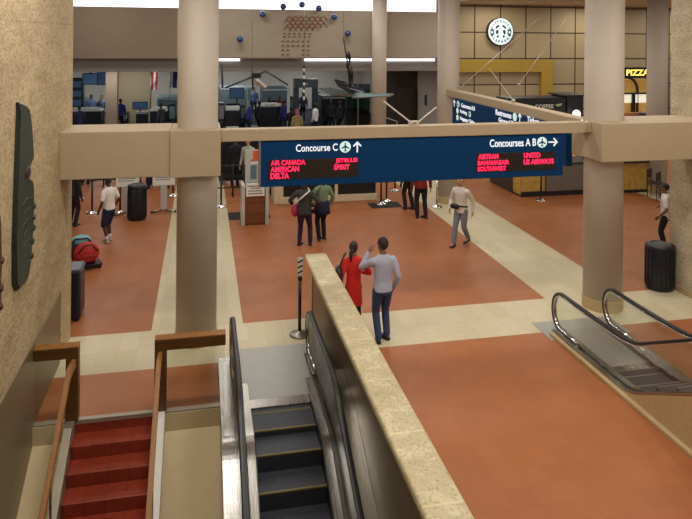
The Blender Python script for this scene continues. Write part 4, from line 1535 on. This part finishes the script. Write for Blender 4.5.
# dark fronted counters with cream piers
CY2 = 20.3
for x0, x1, lab in ((279, 333, 'dark fronted cream counter behind the two women with bags'), (333.5, 376, 'dark fronted cream counter left of the two stanchions on the mat')):
    a, b = at(x0, 200, CY2).x, at(x1, 200, CY2).x
    t = thing('counter', lab, 'counter', ((a + b) / 2, CY2, 0))
    obj('plinth', bbox(a, b, CY2 - .12, CY2 + .8, 0, .2, .01), CREAM, t, world=True)
    obj('dark_front', bbox(a + .1, b - .02, CY2 - .04, CY2 + .7, .2, 1.02, .012), BLACK, t, world=True)
    obj('pier', bbox(a - .16 if x0 < 300 else a + .03, a + .12, CY2 - .1, CY2 + .78, 0, 1.06, .012), CREAM, t, world=True)
    obj('worktop', bbox(a - (.18 if x0 < 300 else -.02), b - .01, CY2 - .14, CY2 + .82, 1.06, 1.11, .012), CREAM, t, world=True)
    obj('badge', bbox((a + b) / 2 - .05, (a + b) / 2 + .05, CY2 - .052, CY2 - .038, .72, .76, .003), GREY, t, world=True)

# luggage by the left wall
lp = fl(86.5, 268)
t = thing('duffel_bag', 'red duffel bag lying on the low black trolley by the left wall', 'bag', (lp.x, lp.y, .13), .35)
bm = NBM()
ell(bm, (0, 0, .2), (.27, .2, .24), 20)
for v in bm.verts:
    v.co.z = max(v.co.z, .02)
obj('body', bm, pm('red_nylon', (176, 24, 20), .6, 0, .12, 10, .5, 12), t, True)
obj('strap', tube(NBM(), [(-.2, -.14, .26), (-.08, -.18, .42), (.08, -.18, .42), (.2, -.14, .26)], .016, 8), BLACK, t, True)
obj('pocket', bbox(-.14, .16, -.23, -.14, .06, .22, .03, 3), pm('dark_red_nylon', (140, 20, 18), .6, 0, .1), t)
t = thing('luggage_trolley', 'low black wheeled trolley under the red duffel bag', 'trolley', (lp.x, lp.y, 0), .35)
obj('shell', bbox(-.24, .3, -.18, .2, .05, .13, .03, 3), BLACK, t)
for x in (-.18, .25):
    for y in (-.13, .15):
        obj('wheel', tube(NBM(), [(x, y - .02, .04), (x, y + .02, .04)], .04, 12), RUBBER, t, True)
obj('handle', tube(NBM(), [(-.24, -.1, .1), (-.42, -.1, .4), (-.42, .1, .4), (-.24, .1, .1)], .015, 8), STEELX, t, True)
b2 = Vector((at(81, 240, 16.2).x, 16.2, 0))
t = thing('backpack', 'pale turquoise bag with black edging behind the red duffel bag', 'bag', b2, .2)
obj('body', bbox(-.23, .23, -.16, .16, 0, .4, .08, 4), BLACK, t, True)
bm = NBM()
ell(bm, (0, 0, .4), (.22, .17, .12), 16)
obj('top_flap', bm, pm('turquoise_fabric', (120, 170, 176), .7, 0, .15, 12, .4, 12), t, True)
obj('strap', tube(NBM(), [(-.22, -.1, .36), (-.13, -.17, .48), (.13, -.17, .48), (.22, -.1, .36)], .02, 8), BLACK, t, True)

# ------------------------------------------------------------------ checkpoint equipment
TRAYM = pm('pale_plastic_tray', (232, 232, 222), .5, 0, .08)


def screen_table(label, px0, px1, ytop, Y, mat=DKBLUE):
    a, b = at(px0, ytop, Y), at(px1, ytop, Y)
    z = a.z
    t = thing('inspection_table', label, 'table', ((a.x + b.x) / 2, Y, 0))
    obj('tabletop', bbox(a.x, b.x, Y - .4, Y + .4, z - .06, z, .01), LGREY, t, world=True)
    obj('side_panel', bbox(a.x + .03, b.x - .03, Y - .36, Y + .36, .15, z - .06, .01), mat, t, world=True)
    for x in (a.x + .06, b.x - .06):
        for y in (Y - .34, Y + .34):
            obj('leg', box(NBM(), x - .03, x + .03, y - .03, y + .03, 0, .2), BLACK, t, world=True)
    return t, a.x, b.x, z


def tray(x, y, z, rz, lab, grp):
    t = thing('tray', lab, 'tray', (x, y, z), rz, grp)
    bm = NBM()
    rs = []
    for sx_, z_ in ((.85, 0), (1., .12), (.94, .12), (.8, .02)):
        rs.append([bm.verts.new((sx_ * q[0] * .21, sx_ * q[1] * .17, z_)) for q in ((-1, -1), (1, -1), (1, 1), (-1, 1))])
    skin(bm, rs)
    obj('tray_shell', bm, TRAYM, t)
    return t


def monitor(label, px, py, Y, w=.5, h=.4, base=None, scr=SCREEN):
    p = at(px, py, Y)
    t = thing('monitor', label, 'monitor', (p.x, Y, base if base is not None else p.z - h / 2 - .2))
    z0 = (base if base is not None else p.z - h / 2 - .2)
    obj('casing', bbox(-w / 2, w / 2, -.04, .2, p.z - h / 2 - z0, p.z + h / 2 - z0, .02), BLACK, t)
    obj('screen', bbox(-w / 2 + .04, w / 2 - .04, -.046, -.036, p.z - h / 2 - z0 + .04, p.z + h / 2 - z0 - .04, .003), scr, t)
    obj('stand', tube(NBM(), [(0, .1, 0), (0, .1, p.z - h / 2 - z0 + .02)] if p.z < 2 else [(0, .1, p.z - z0), (0, .1, 3.62 - z0)], .035, 8), BLACK, t, True)
    return t


def xray(label, px0, px1, py_top, Y, mat=TEAL, depth=1.6):
    a, b = at(px0, py_top, Y), at(px1, py_top, Y)
    t = thing('scanner_machine', label, 'scanner', ((a.x + b.x) / 2, Y, 0))
    w = b.x - a.x
    obj('housing', bbox(a.x, b.x, Y, Y + depth, .55, a.z, .06, 3), mat, t, world=True)
    obj('base', bbox(a.x + .06, b.x - .06, Y + .05, Y + depth - .05, 0, .55, .02), DKBLUE, t, world=True)
    obj('tunnel_curtain', bbox(a.x + w * .25, b.x - w * .25, Y - .01, Y + .02, .72, min(a.z - .2, 1.2), .004), BLACK, t, world=True)
    obj('conveyor', bbox(a.x + w * .22, b.x - w * .22, Y - 1.2, Y, .6, .72, .02), BLACK, t, world=True)
    obj('conveyor_stand', bbox(a.x + w * .25, b.x - w * .25, Y - 1.1, Y - .1, 0, .6, .01), GREY, t, world=True)
    obj('control_stripe', bbox(a.x + .05, b.x - .05, Y - .012, Y + .01, a.z - .16, a.z - .08, .003), LGREY, t, world=True)
    return t


grp = 'pale trays on the checkpoint tables'
t, xa, xb, z = screen_table('long dark checkpoint table with pale trays at the far left of the opening', 70, 103, 110, 37)
for i in range(5):
    tray(xa + .3 + i * (xb - xa - .6) / 4, 36.95, z, .1, 'pale tray on the far left checkpoint table', 'pale trays on the far left table')
xray('teal scanner machine behind the far left checkpoint table', 70, 86, 100, 40.5)
xray('teal scanner machine right of the beige wall block', 157, 178, 97, 38)
t, xa, xb, z = screen_table('dark checkpoint table in front of the beige wall block', 136, 148.5, 112, 36)
t, xc_, xd, z2 = screen_table('dark checkpoint table with pale trays just left of the left front column', 150, 168, 109.5, 35.4)
for i in range(4):
    tray(xc_ + .3 + i * (xd - xc_ - .6) / 3, 35.4 + .22 * (i % 2 * 2 - 1), z2, .15 * i, 'pale tray on the checkpoint table just left of the left front column', 'pale trays left of the front column')
monitor('black monitor on the dark table in front of the beige wall block', 140, 105.5, 36, .75, .4, z)
monitor('black monitor high up at the far left of the opening', 90, 79, 34, .7, .55, at(90, 92, 34).z - 1.0)
monitor('dark monitor high up left of the tan square column', 102, 78, 35, .45, .7, at(102, 92, 35).z - 1.0)
p = at(73, 92, 38.3)
t = thing('equipment_rack', 'blue lit equipment rack at the far left edge of the opening', 'rack', (p.x, 38.3, 0))
obj('cabinet', bbox(-.5, .5, 0, .6, 0, 2.7, .03), DKBLUE, t)
for zz in (1.2, 1.7, 2.2):
    obj('lit_panel', bbox(-.42, .42, -.02, .01, zz, zz + .32, .01), SCREEN, t)


def flag(label, px, y0, y1, Y, cols):
    a, b = at(px, y0, Y), at(px, y1, Y)
    t = thing('flag', label, 'flag', (a.x, Y, 0))
    obj('pole', tube(NBM(), [(-.2, 0, 0), (-.2, 0, a.z + .1)], .025, 8), STEELX, t, True)
    n = len(cols)
    for i, m_ in enumerate(cols):
        bm = NBM()
        rs = []
        for k in range(7):
            z = a.z + (b.z - a.z) * k / 6
            rs.append([bm.verts.new((x + .02 * math.sin(k), .04 * math.sin(k * 1.3 + i) + q, z)) for x, q in ((-.17 + .34 * i / n, -.008), (-.17 + .34 * (i + 1) / n, -.008), (-.17 + .34 * (i + 1) / n, .008), (-.17 + .34 * i / n, .008))])
        skin(bm, rs)
        obj('stripe', bm, m_, t)
    obj('base', lathe(NBM(), [(.2, 0), (.2, .04), (.03, .08)], (-.2, 0, 0), 16), STEELX, t, True)
    return t


RED_ = pm('flag_red', (170, 50, 50), .8, 0, .1)
BLU_ = pm('flag_blue', (36, 56, 120), .8, 0, .1)
flag('hanging red and white flag at the right end of the beige wall block', 154.5, 72, 90, 39, [RED_, WHITEP, RED_])
flag('hanging blue and white flag close to the left front column', 174, 70, 88, 36.55, [WHITEP, BLU_, BLU_])

xray('wide teal scanner machine right of the left front column', 219, 247, 87, 38.5)
xray('teal scanner machine behind the white winged hanging piece', 262, 288, 88, 40, pm('slate_casing', (88, 104, 110), .5, 0, .06))
monitor('black monitor in front of the wide teal scanner machine', 237, 93, 36.5, .8, .6, 0)
t = thing('tray_cart', 'black cart stacked with pale trays right of the left front column', 'cart', (at(232, 110, 35).x, 35, 0))
a, b = at(225, 110, 35), at(239.5, 110, 35)
ox = t.location.x
obj('frame', bbox(a.x - ox, b.x - ox, -.35, .35, .1, a.z, .02), BLACK, t)
obj('lower_shelf', bbox(a.x - ox + .06, b.x - ox - .06, -.37, -.3, .25, .42, .008), WHITEP, t)
for x in (a.x - ox + .1, b.x - ox - .1):
    obj('wheel', tube(NBM(), [(x, -.25, .06), (x, -.2, .06)], .06, 12), RUBBER, t, True)
for k in range(4):
    tray((a.x + b.x) / 2 + (-.16 if k % 2 else .16), 35, a.z + .08 * (k // 2), .05 * k, 'pale tray stacked on the black cart right of the left front column', 'pale trays on the black cart')
t, xa, xb, z = screen_table('dark checkpoint table with pale papers in the middle of the opening', 257, 281, 105.5, 35.5)
for i in range(5):
    tray(xa + .2 + i * (xb - xa - .4) / 4, 35.4 + .25 * (i % 2 * 2 - 1), z, .4 * i, 'pale tray on the middle checkpoint table', 'pale trays on the middle table')
p = at(254.5, 122, 33.2)
t = thing('bin_box', 'small pale box standing on the floor before the middle checkpoint table', 'box', (p.x, 33.2, 0))
obj('shell', bbox(-.17, .17, -.15, .15, 0, .62, .02), GREY, t)
obj('label_plate', bbox(-.1, .1, -.16, -.145, .2, .45, .004), LGREY, t)
t = thing('gate_post', 'pale grey square post right of the middle checkpoint table', 'post', (at(288.5, 100, 34).x, 34, 0))
obj('post', bbox(-.07, .07, -.07, .07, 0, at(288, 88, 34).z, .01), LGREY, t)
obj('base', bbox(-.16, .16, -.16, .16, 0, .03, .006), STEELX, t)
p0, p1 = at(296, 80, 36), at(315, 80, 36)
t = thing('metal_detector', 'dark grey walk through detector behind the striped rod', 'detector', ((p0.x + p1.x) / 2, 36, 0))
w = (p1.x - p0.x) / 2
for s in (-1, 1):
    obj('side_panel', bbox(s * w - .12, s * w + .12, -.35, .35, 0, 2.3, .03), pm('dark_slate_casing', (58, 68, 74), .45, 0, .06), t)
obj('header', bbox(-w - .12, w + .12, -.35, .35, 2.3, 2.75, .03), pm('slate_casing', (88, 104, 110)), t)
obj('lamp', bbox(-.1, .1, -.37, -.34, 2.45, 2.55, .005), LGREY, t)
xray('dark scanner machine left of the teal glass screen', 322, 346, 96, 37, DKBLUE)
t = thing('glass_screen', 'teal glass screen panel left of the tan round far column', 'screen', (at(358, 100, 32).x, 32, 0))
a, b = at(346, 84, 32), at(370, 84, 32)
ox = t.location.x
obj('glass_pane', box(NBM(), a.x - ox, b.x - ox, -.01, .01, .05, a.z), TGLASS, t)
obj('frame', bbox(a.x - ox, b.x - ox, -.03, .03, 0, .06, .005), STEELX, t)
obj('mullion', bbox(-.03, .03, -.03, .03, .05, a.z, .005), STEELX, t)
p = at(428.5, 100, 31.5)
t = thing('wall_monitor', 'small blue screen on an arm beside the dark far doorway', 'monitor', (p.x, 31.5, p.z - .25))
obj('casing', bbox(-.2, .2, -.05, .05, 0, .5, .02), BLACK, t)
obj('screen', bbox(-.17, .17, -.056, -.046, .04, .46, .003), pm('dim_blue_screen', (52, 84, 120), .3, 0, .05), t)
obj('arm', tube(NBM(), [(0, .05, .25), (.2, 1.5, .4)], .025, 8), STEELX, t, True)
a, b = at(384, 117, 29.4), at(397, 121.5, 29.4)
t = thing('barrier_rail', 'short pale sloping rail in the dark far doorway', 'rail', (a.x, 29.4, 0))
obj('rail', tube(NBM(), [a, b, (b.x, 29.4, 0)], .03, 8), LGREY, t, True, world=True)
obj('leg', tube(NBM(), [a, (a.x, 29.4, 0)], .03, 8), LGREY, t, True, world=True)

# dark partitions and carpet behind the queue
struct('floor', box(NBM(), -13.9, 10.85, 27.2, 46, 0, .012), pm('dark_slate_carpet', (46, 50, 58), .9, 0, .1, 12))
for x0, x1, Y, h_, lab in ((219, 262, 23.4, 1.45, 'dark queue partition behind the wooden kiosk and the person in black'), (146, 172, 23.2, 1.15, 'dark queue partition behind the white notice left of the front column'), (66, 100, 27.0, 1.2, 'dark queue partition at the far left behind the stanchions')):
    a, b = at(x0, 160, Y).x, at(x1, 160, Y).x
    t = thing('partition', lab, 'partition', ((a + b) / 2, Y, 0))
    w = (b - a) / 2
    obj('panel', bbox(-w, w, -.03, .03, .08, h_, .01), DKBLUE, t)
    obj('top_rail', bbox(-w, w, -.04, .04, h_, h_ + .04, .01), BLACK, t)
    for x in (-w + .1, w - .1):
        obj('foot', bbox(x - .04, x + .04, -.3, .3, 0, .08, .01), BLACK, t)

# more equipment filling the checkpoint
def cabinet(label, px0, px1, py, Y, m_, m2):
    a, b = at(px0, py, Y), at(px1, py, Y)
    w = (b.x - a.x) / 2
    t = thing('equipment_cabinet', label, 'cabinet', ((a.x + b.x) / 2, Y, 0))
    obj('housing', bbox(-w, w, 0, .7, .08, a.z, .03), m_, t)
    obj('front_panel', bbox(-w * .8, w * .8, -.012, .01, a.z * .5, a.z * .92, .006), m2, t)
    obj('base', bbox(-w * .95, w * .95, .03, .67, 0, .08, .01), BLACK, t)
    obj('handle', tube(NBM(), [(-w * .5, -.04, a.z * .4), (w * .5, -.04, a.z * .4)], .02, 8), STEELX, t, True)
    return t


cabinet('dark cabinet just right of the left front column behind the cart of trays', 218.5, 224.5, 103, 34.6, BLACK, GREY)
cabinet('dark cabinet between the cart of trays and the leaning officer', 240.5, 245, 106, 36, DKBLUE, GREY)
cabinet('pale cabinet at the back right of the wide teal scanner machine', 247, 252, 86, 43.5, LGREY, TEAL)
cabinet('slate cabinet behind the pale grey post', 290, 294.5, 97, 37.5, DKBLUE, TEAL)
cabinet('dark cabinet left of the dark scanner machine', 316, 320.5, 92, 39.2, BLACK, GREY)
cabinet('dark cabinet standing left of the beige wall block behind the royal blue shirt', 121, 128, 113, 39.2, DKBLUE, GREY)
cabinet('dark cabinet close to the left front column under the blue flag', 168.5, 175.5, 104, 35.5, DKBLUE, TEAL)
cabinet('low dark cabinet behind the far left checkpoint table', 91, 97, 104, 39.5, BLACK, GREY)

# checkpoint queue barrier seen under the beam
for px, lab in ((232, 'black barrier stand right of the left front column, left of the dark clothed person'), (100, 'black barrier rail stand behind the boy at the left')):
    p = fl(px, 191)
    t = thing('crowd_barrier', lab, 'barrier', (p.x, p.y - (.6 if px == 232 else -.8), 0))
    for z in (.25, .6, .95):
        obj('rail', tube(NBM(), [(-1.2, 0, z), (1.2, 0, z)], .02, 8), BLACK, t, True)
    for x in (-1.2, 0, 1.2):
        obj('upright', tube(NBM(), [(x, 0, 0), (x, 0, 1.0)], .025, 8), BLACK, t, True)
        obj('foot', bbox(x - .03, x + .03, -.25, .25, 0, .03, .005), BLACK, t)

# ------------------------------------------------------------------ people
BLUEW = cloth('pale_blue_grey_shirt', (168, 172, 188), .04)
JEAN = cloth('blue_denim', (44, 62, 98), .1)
REDK = cloth('red_tunic', (204, 34, 26), .05)
BLKC = cloth('black_cloth', (24, 23, 27), .1)
DKP = cloth('dark_purple_trousers', (40, 30, 62), .1)
CHAR = cloth('charcoal_top', (58, 58, 60), .1)
SAGE = cloth('grey_green_shirt', (116, 136, 108), .1)
NAVYC = cloth('navy_cloth', (26, 32, 58), .1)
WHT = cloth('white_cotton', (220, 214, 206), .03)
WHS = cloth('off_white_sweater', (226, 217, 208), .04)
GJ = cloth('pale_grey_jeans', (126, 130, 142), .1)
DRED = cloth('dark_red_shirt', (122, 26, 22), .1)
LBL = cloth('light_blue_uniform', (110, 130, 170), .08)
KHA = cloth('khaki_shirt', (170, 154, 96), .08)
RBL = cloth('royal_blue_shirt', (38, 44, 110), .1)

pm_ = fl(382.3, 341)
person('man in pale blue grey shirt and jeans seen from behind, hand raised to his mouth', pm_, .12, 1.745, SKIN_B, BLUEW, JEAN, HAIRB, voxel=.011, head_yaw=.45, head_pitch=-.05,
       arms=(((-.1, .13, .825), (-.55, -.1, -1)), ((.145, .05, .5), (.35, -1, -.2))), feet=((-.05, -.03, 0, .25), (.055, .02, 0, -.25)), top_len=.49)
wp = Vector((2.6, 11.3, 0))
person('woman in long red tunic with black ponytail and shoulder bag beside the stone parapet', wp, -.12, 1.56, SKIN_B, REDK, BLKC, HAIRB, hair_style='ponytail', voxel=.011, head_yaw=-.5, top_len=.3, top_name='tunic', sleeve='long',
       arms=(((-.15, .03, .5), (-.3, -1, 0)), ((.12, .16, .6), (.8, -.8, -.3))), build=.92)
rz = -.12
bm = NBM()
ell(bm, (-.27, -.1, 1.02), (.07, .15, .17), 14)
t = thing('shoulder_bag', 'black shoulder bag on the left side of the woman in red', 'bag', wp, rz)
obj('bag_body', bm, pm('black_leather', (22, 20, 22), .4, 0, .1), t, True)
obj('strap', tube(NBM(), [(-.27, -.16, 1.12), (-.2, -.1, 1.3), (-.14, -.02, 1.375), (-.16, .07, 1.32), (-.25, .0, 1.12)], .014, 8), pm('black_leather', (22, 20, 22)), t, True)
t = thing('paper', 'white folded paper in the right hand of the woman in red', 'paper', wp, rz)
obj('sheet', bbox(.14, .24, .26, .275, .9, 1.06, .003, 1), WHITEP, t)
obj('fold', bbox(.14, .24, .276, .282, .98, 1.06, .002, 1), WHITEP, t)

w1 = fl(304, 246)
person('woman in charcoal top and dark purple trousers carrying a pink bag', w1, -.35, 1.66, SKIN_L, CHAR, DKP, HAIRN, hair_style='long', arms=(((-.17, .1, .55), (-1, -.6, 0)), ((.14, .1, .56), (1, -.6, 0))), feet=((-.075, .02, 0, .2), (.085, .05, 0, -.3)), voxel=.014, build=1.05)
t = thing('handbag', 'pink handbag with pale strap on the woman in charcoal', 'bag', w1, -.35)
bm = NBM()
ell(bm, (-.24, .06, .86), (.1, .14, .17), 14)
obj('bag_body', bm, pm('pink_red_leather', (190, 44, 76), .5, 0, .1), t, True)
obj('strap', tube(NBM(), [(-.27, -.03, .98), (-.14, -.145, 1.12), (.02, -.15, 1.26), (.14, -.06, 1.36), (.08, .05, 1.4)], .02, 8), WHITEP, t, True)
w2 = fl(322, 240)
person('woman in grey green shirt and black trousers with a dark jacket round her waist', w2, .3, 1.66, SKIN_L, SAGE, BLKC, HAIRN, hair_style='long', feet=((-.05, .0, 0, .3), (.05, .03, 0, -.2)), voxel=.014, arms=(((-.2, .1, .5), (-1, -.6, 0)), ((.15, .06, .5), (1, -.6, 0))))
t = thing('jacket', 'dark navy jacket tied round the waist of the woman in grey green', 'jacket', w2, .3)
bm = NBM()
trunk(bm, [(.40, .13, .1, 0), (.46, .125, .095, 0), (.55, .108, .083, 0), (.6, .1, .074, 0)], 1.66, lambda z: (0, 0))
obj('cloth', bm, NAVYC, t, True)
obj('sleeve', tube(NBM(), [(-.1, .15, .95), (-.02, .17, .9), (.02, .17, .68)], [.04, .045, .035], 8), NAVYC, t, True)
obj('sleeve', tube(NBM(), [(.1, .15, .95), (.02, .17, .9), (-.03, .17, .7)], [.04, .045, .035], 8), NAVYC, t, True)
t = thing('shoulder_bag', 'small dark bag hanging at the left hip of the woman in grey green', 'bag', w2, .3)
bm = NBM()
ell(bm, (-.3, .02, .82), (.1, .13, .13), 12)
obj('bag_body', bm, BLKC, t, True)
obj('strap', tube(NBM(), [(-.3, -.04, .93), (-.2, -.11, 1.2), (-.08, -.06, 1.37), (-.1, .08, 1.3), (-.28, .08, .92)], .012, 8), BLACK, t, True)

person('person in dark red shirt and black trousers under the navy sign', fl(421, 218), -.1, 1.8, SKIN_D, DRED, BLKC, HAIRB, feet=((-.06, 0, 0, .3), (.07, -.03, 0, -.5)), voxel=.015)
person('person all in black standing left of the dark red shirt', fl(409, 209.5), .4, 1.74, SKIN_D, BLKC, BLKC, HAIRB, voxel=.015, feet=((-.06, .02, 0, .3), (.06, -.03, 0, -.3)))

wk = fl(461, 245)
rzw = 2.25
person('walking man in off white sweater and pale grey jeans', wk, rzw, 1.72, SKIN_L, WHS, GJ, HAIRG, hair_style='bald', voxel=.012, head_yaw=-.2, lean=.06,
       arms=(((-.15, -.06, .49), (-.6, -1, 0)), ((.13, .1, .52), (.7, -1, 0))), feet=((-.045, -.13, .035, .1), (.05, .12, 0, -.1)))
t = thing('waist_pack', 'black waist pack worn by the walking man', 'bag', wk, rzw)
bm = NBM()
ell(bm, (.1, .155, .97), (.13, .06, .07), 14)
obj('pouch', bm, BLACK, t, True)
bm = NBM()
n = 20
obj('belt', tube(bm, [(.158 * math.cos(2 * PI * i / n), .12 * math.sin(2 * PI * i / n), .965 + .02 * math.sin(2 * PI * i / n)) for i in range(n + 1)], .02, 8), BLACK, t, True)

person('boy in white shirt and dark shorts left of the black waste bin', fl(109, 242), .9, 1.62, SKIN_D, WHT, NAVYC, HAIRB, shoes=SHOEG, sleeve='short', legs='shorts', voxel=.013, socks=WHT, top_name='shirt', top_len=.5,
       arms=(((-.15, .06, .5), (-.6, -1, 0)), ((.15, .05, .5), (.6, -1, 0))), feet=((-.06, -.03, 0, .2), (.06, .04, 0, -.4)), build=1.05, lean=.04)
person('person in white shirt and dark trousers half hidden by the right stone wall', fl(665, 249.5), .9, 1.62, SKIN_B, WHT, BLKC, HAIRB, sleeve='short', voxel=.014, arms=(((-.15, .08, .52), (-.7, -.8, -.3)), ((.1, .12, .6), (1, -.4, -.5))))
person('person in dark clothes mostly hidden behind the end of the left stone wall', fl(72.5, 226), -.6, 1.7, SKIN_D, BLKC, BLKC, HAIRB, voxel=.016)

far = [
    ('person in dark red top right beside the left front column, under the thin beam', 224, 24.2, .4, SKIN_D, DRED, BLKC, HAIRB, 'short'),
    ('officer in navy just right of the left front column above the thin beam', 221, 41.5, .3, SKIN_D, NAVYC, NAVYC, HAIRB, 'short'),
    ('person in black bending over the left end of the middle checkpoint table', 259, 34.4, -.9, SKIN_D, BLKC, BLKC, HAIRB, 'short'),
    ('officer in light blue at the far back between the two scanner machines', 254, 43, 3.0, SKIN_L, LBL, NAVYC, HAIRN, 'short'),
    ('person in navy standing behind the walk through detector', 303, 39.5, .2, SKIN_D, NAVYC, NAVYC, HAIRB, 'short'),
    ('person in black close to the khaki shirt on its left', 291, 31.6, -.4, SKIN_D, BLKC, BLKC, HAIRB, 'short'),
    ('person in navy at the left edge of the opening above the left beam', 79.5, 33.5, .5, SKIN_D, NAVYC, BLKC, HAIRB, 'short'),
    ('person in charcoal at the dark table left of the front column', 161, 34.0, .9, SKIN_D, CHAR, BLKC, HAIRB, 'short'),
    ('officer in light blue shirt behind the far left checkpoint table', 91, 39.3, -2.6, SKIN_B, LBL, NAVYC, HAIRB, 'short'),
    ('officer in light blue shirt right beside the tan square column', 101.5, 38.6, 2.9, SKIN_L, LBL, NAVYC, HAIRN, 'short'),
    ('person in royal blue shirt just right of the tan square column', 120.5, 36.5, .5, SKIN_D, RBL, BLKC, HAIRB, 'short'),
    ('officer in navy leaning by the cart of trays right of the left front column', 248, 34.2, -1.2, SKIN_D, RBL, NAVYC, HAIRB, 'short'),
    ('officer in navy behind the middle checkpoint table', 269, 36.9, 2.8, SKIN_D, NAVYC, NAVYC, HAIRB, 'short'),
    ('person with dark red top behind the right end of the middle checkpoint table', 279, 37.2, 3.0, SKIN_B, DRED, BLKC, HAIRN, 'long'),
    ('person in royal blue shirt by the pale grey post', 284.5, 34.8, .4, SKIN_B, RBL, NAVYC, HAIRB, 'short'),
    ('person in khaki shirt and pink headscarf above the thin beam', 297, 30.4, .2, SKIN_L, KHA, BLKC, HAIRP, 'long'),
    ('person in white top beside the walk through detector', 315, 33.0, .9, SKIN_D, WHT, NAVYC, HAIRB, 'short'),
    ('person in black at the dark scanner machine', 331, 34.5, -.6, SKIN_D, BLKC, BLKC, HAIRB, 'long'),
    ('person in black beside the teal glass screen', 340, 34.0, .7, SKIN_D, BLKC, BLKC, HAIRB, 'short'),
    ('person in black right of the left front column, under the thin beam', 235.5, 22.6, .3, SKIN_D, BLKC, BLKC, HAIRB, 'short'),
    ('person in pale top behind the wooden kiosk', 248.5, 22.2, 2.6, SKIN_L, pm('pale_grey_top', (168, 168, 156), .85, 0, .06), CHAR, HAIRG, 'short'),
    ('person in black behind the far left stanchions', 86, 24.0, .3, SKIN_D, BLKC, NAVYC, HAIRB, 'short'),
    ('person in charcoal top queuing behind the boy', 118, 24.8, -.4, SKIN_D, CHAR, BLKC, HAIRB, 'short'),
]
for lab, px, Y, rz, sk, top, bot, hr, hs in far:
    p = at(px, 120, Y)
    person(lab, (p.x, Y, 0), rz, 1.74, sk, top, bot, hr, hair_style=hs, voxel=.02, lean=.25 if 'leaning' in lab else 0)

bake_all()

# ------------------------------------------------------------------ light
def area(loc, sx_, sy_, power, col=(1, .965, .91), rot=(0, 0, 0)):
    l = bpy.data.lights.new('lamp', 'AREA')
    l.shape = 'RECTANGLE'
    l.size, l.size_y = sx_, sy_
    l.energy = power
    l.color = col
    o = bpy.data.objects.new('ceiling_lamp', l)
    C.objects.link(o)
    o.location = loc
    o.rotation_euler = rot
    return o


for x in (-.5, 4.6, 9.2):
    for y, e in ((4.0, 140), (8.5, 120), (13.5, 85)):
        area((x, y, (HIGHZ if x < 8 else TOPZ) - .05), 2.4, .5, e)
for x in (-4, 1, 6, 11, 17, 23):
    for y in (17, 22, 26):
        area((x, y, (HIGHZ if x < 10.8 else TOPZ) - .05), 2.4, .6, 60)
for x in (-10, -4, 1.5, 7):
    for y in (32, 38, 43):
        area((x, y, 3.58), 2.2, .6, 62, (.97, .98, 1))
for x in (13, 18, 23):
    area((x, 27.6, TOPZ - .06), 1.5, .3, 60, (1, .9, .7))
w = bpy.data.worlds.new('world')
S.world = w
w.use_nodes = True
w.node_tree.nodes['Background'].inputs[0].default_value = (1, .96, .91, 1)
w.node_tree.nodes['Background'].inputs[1].default_value = .7
S.view_settings.view_transform = 'Standard'
S.view_settings.look = 'None'
S.view_settings.gamma = 1
S.view_settings.use_curve_mapping = False
S.view_settings.exposure = 0
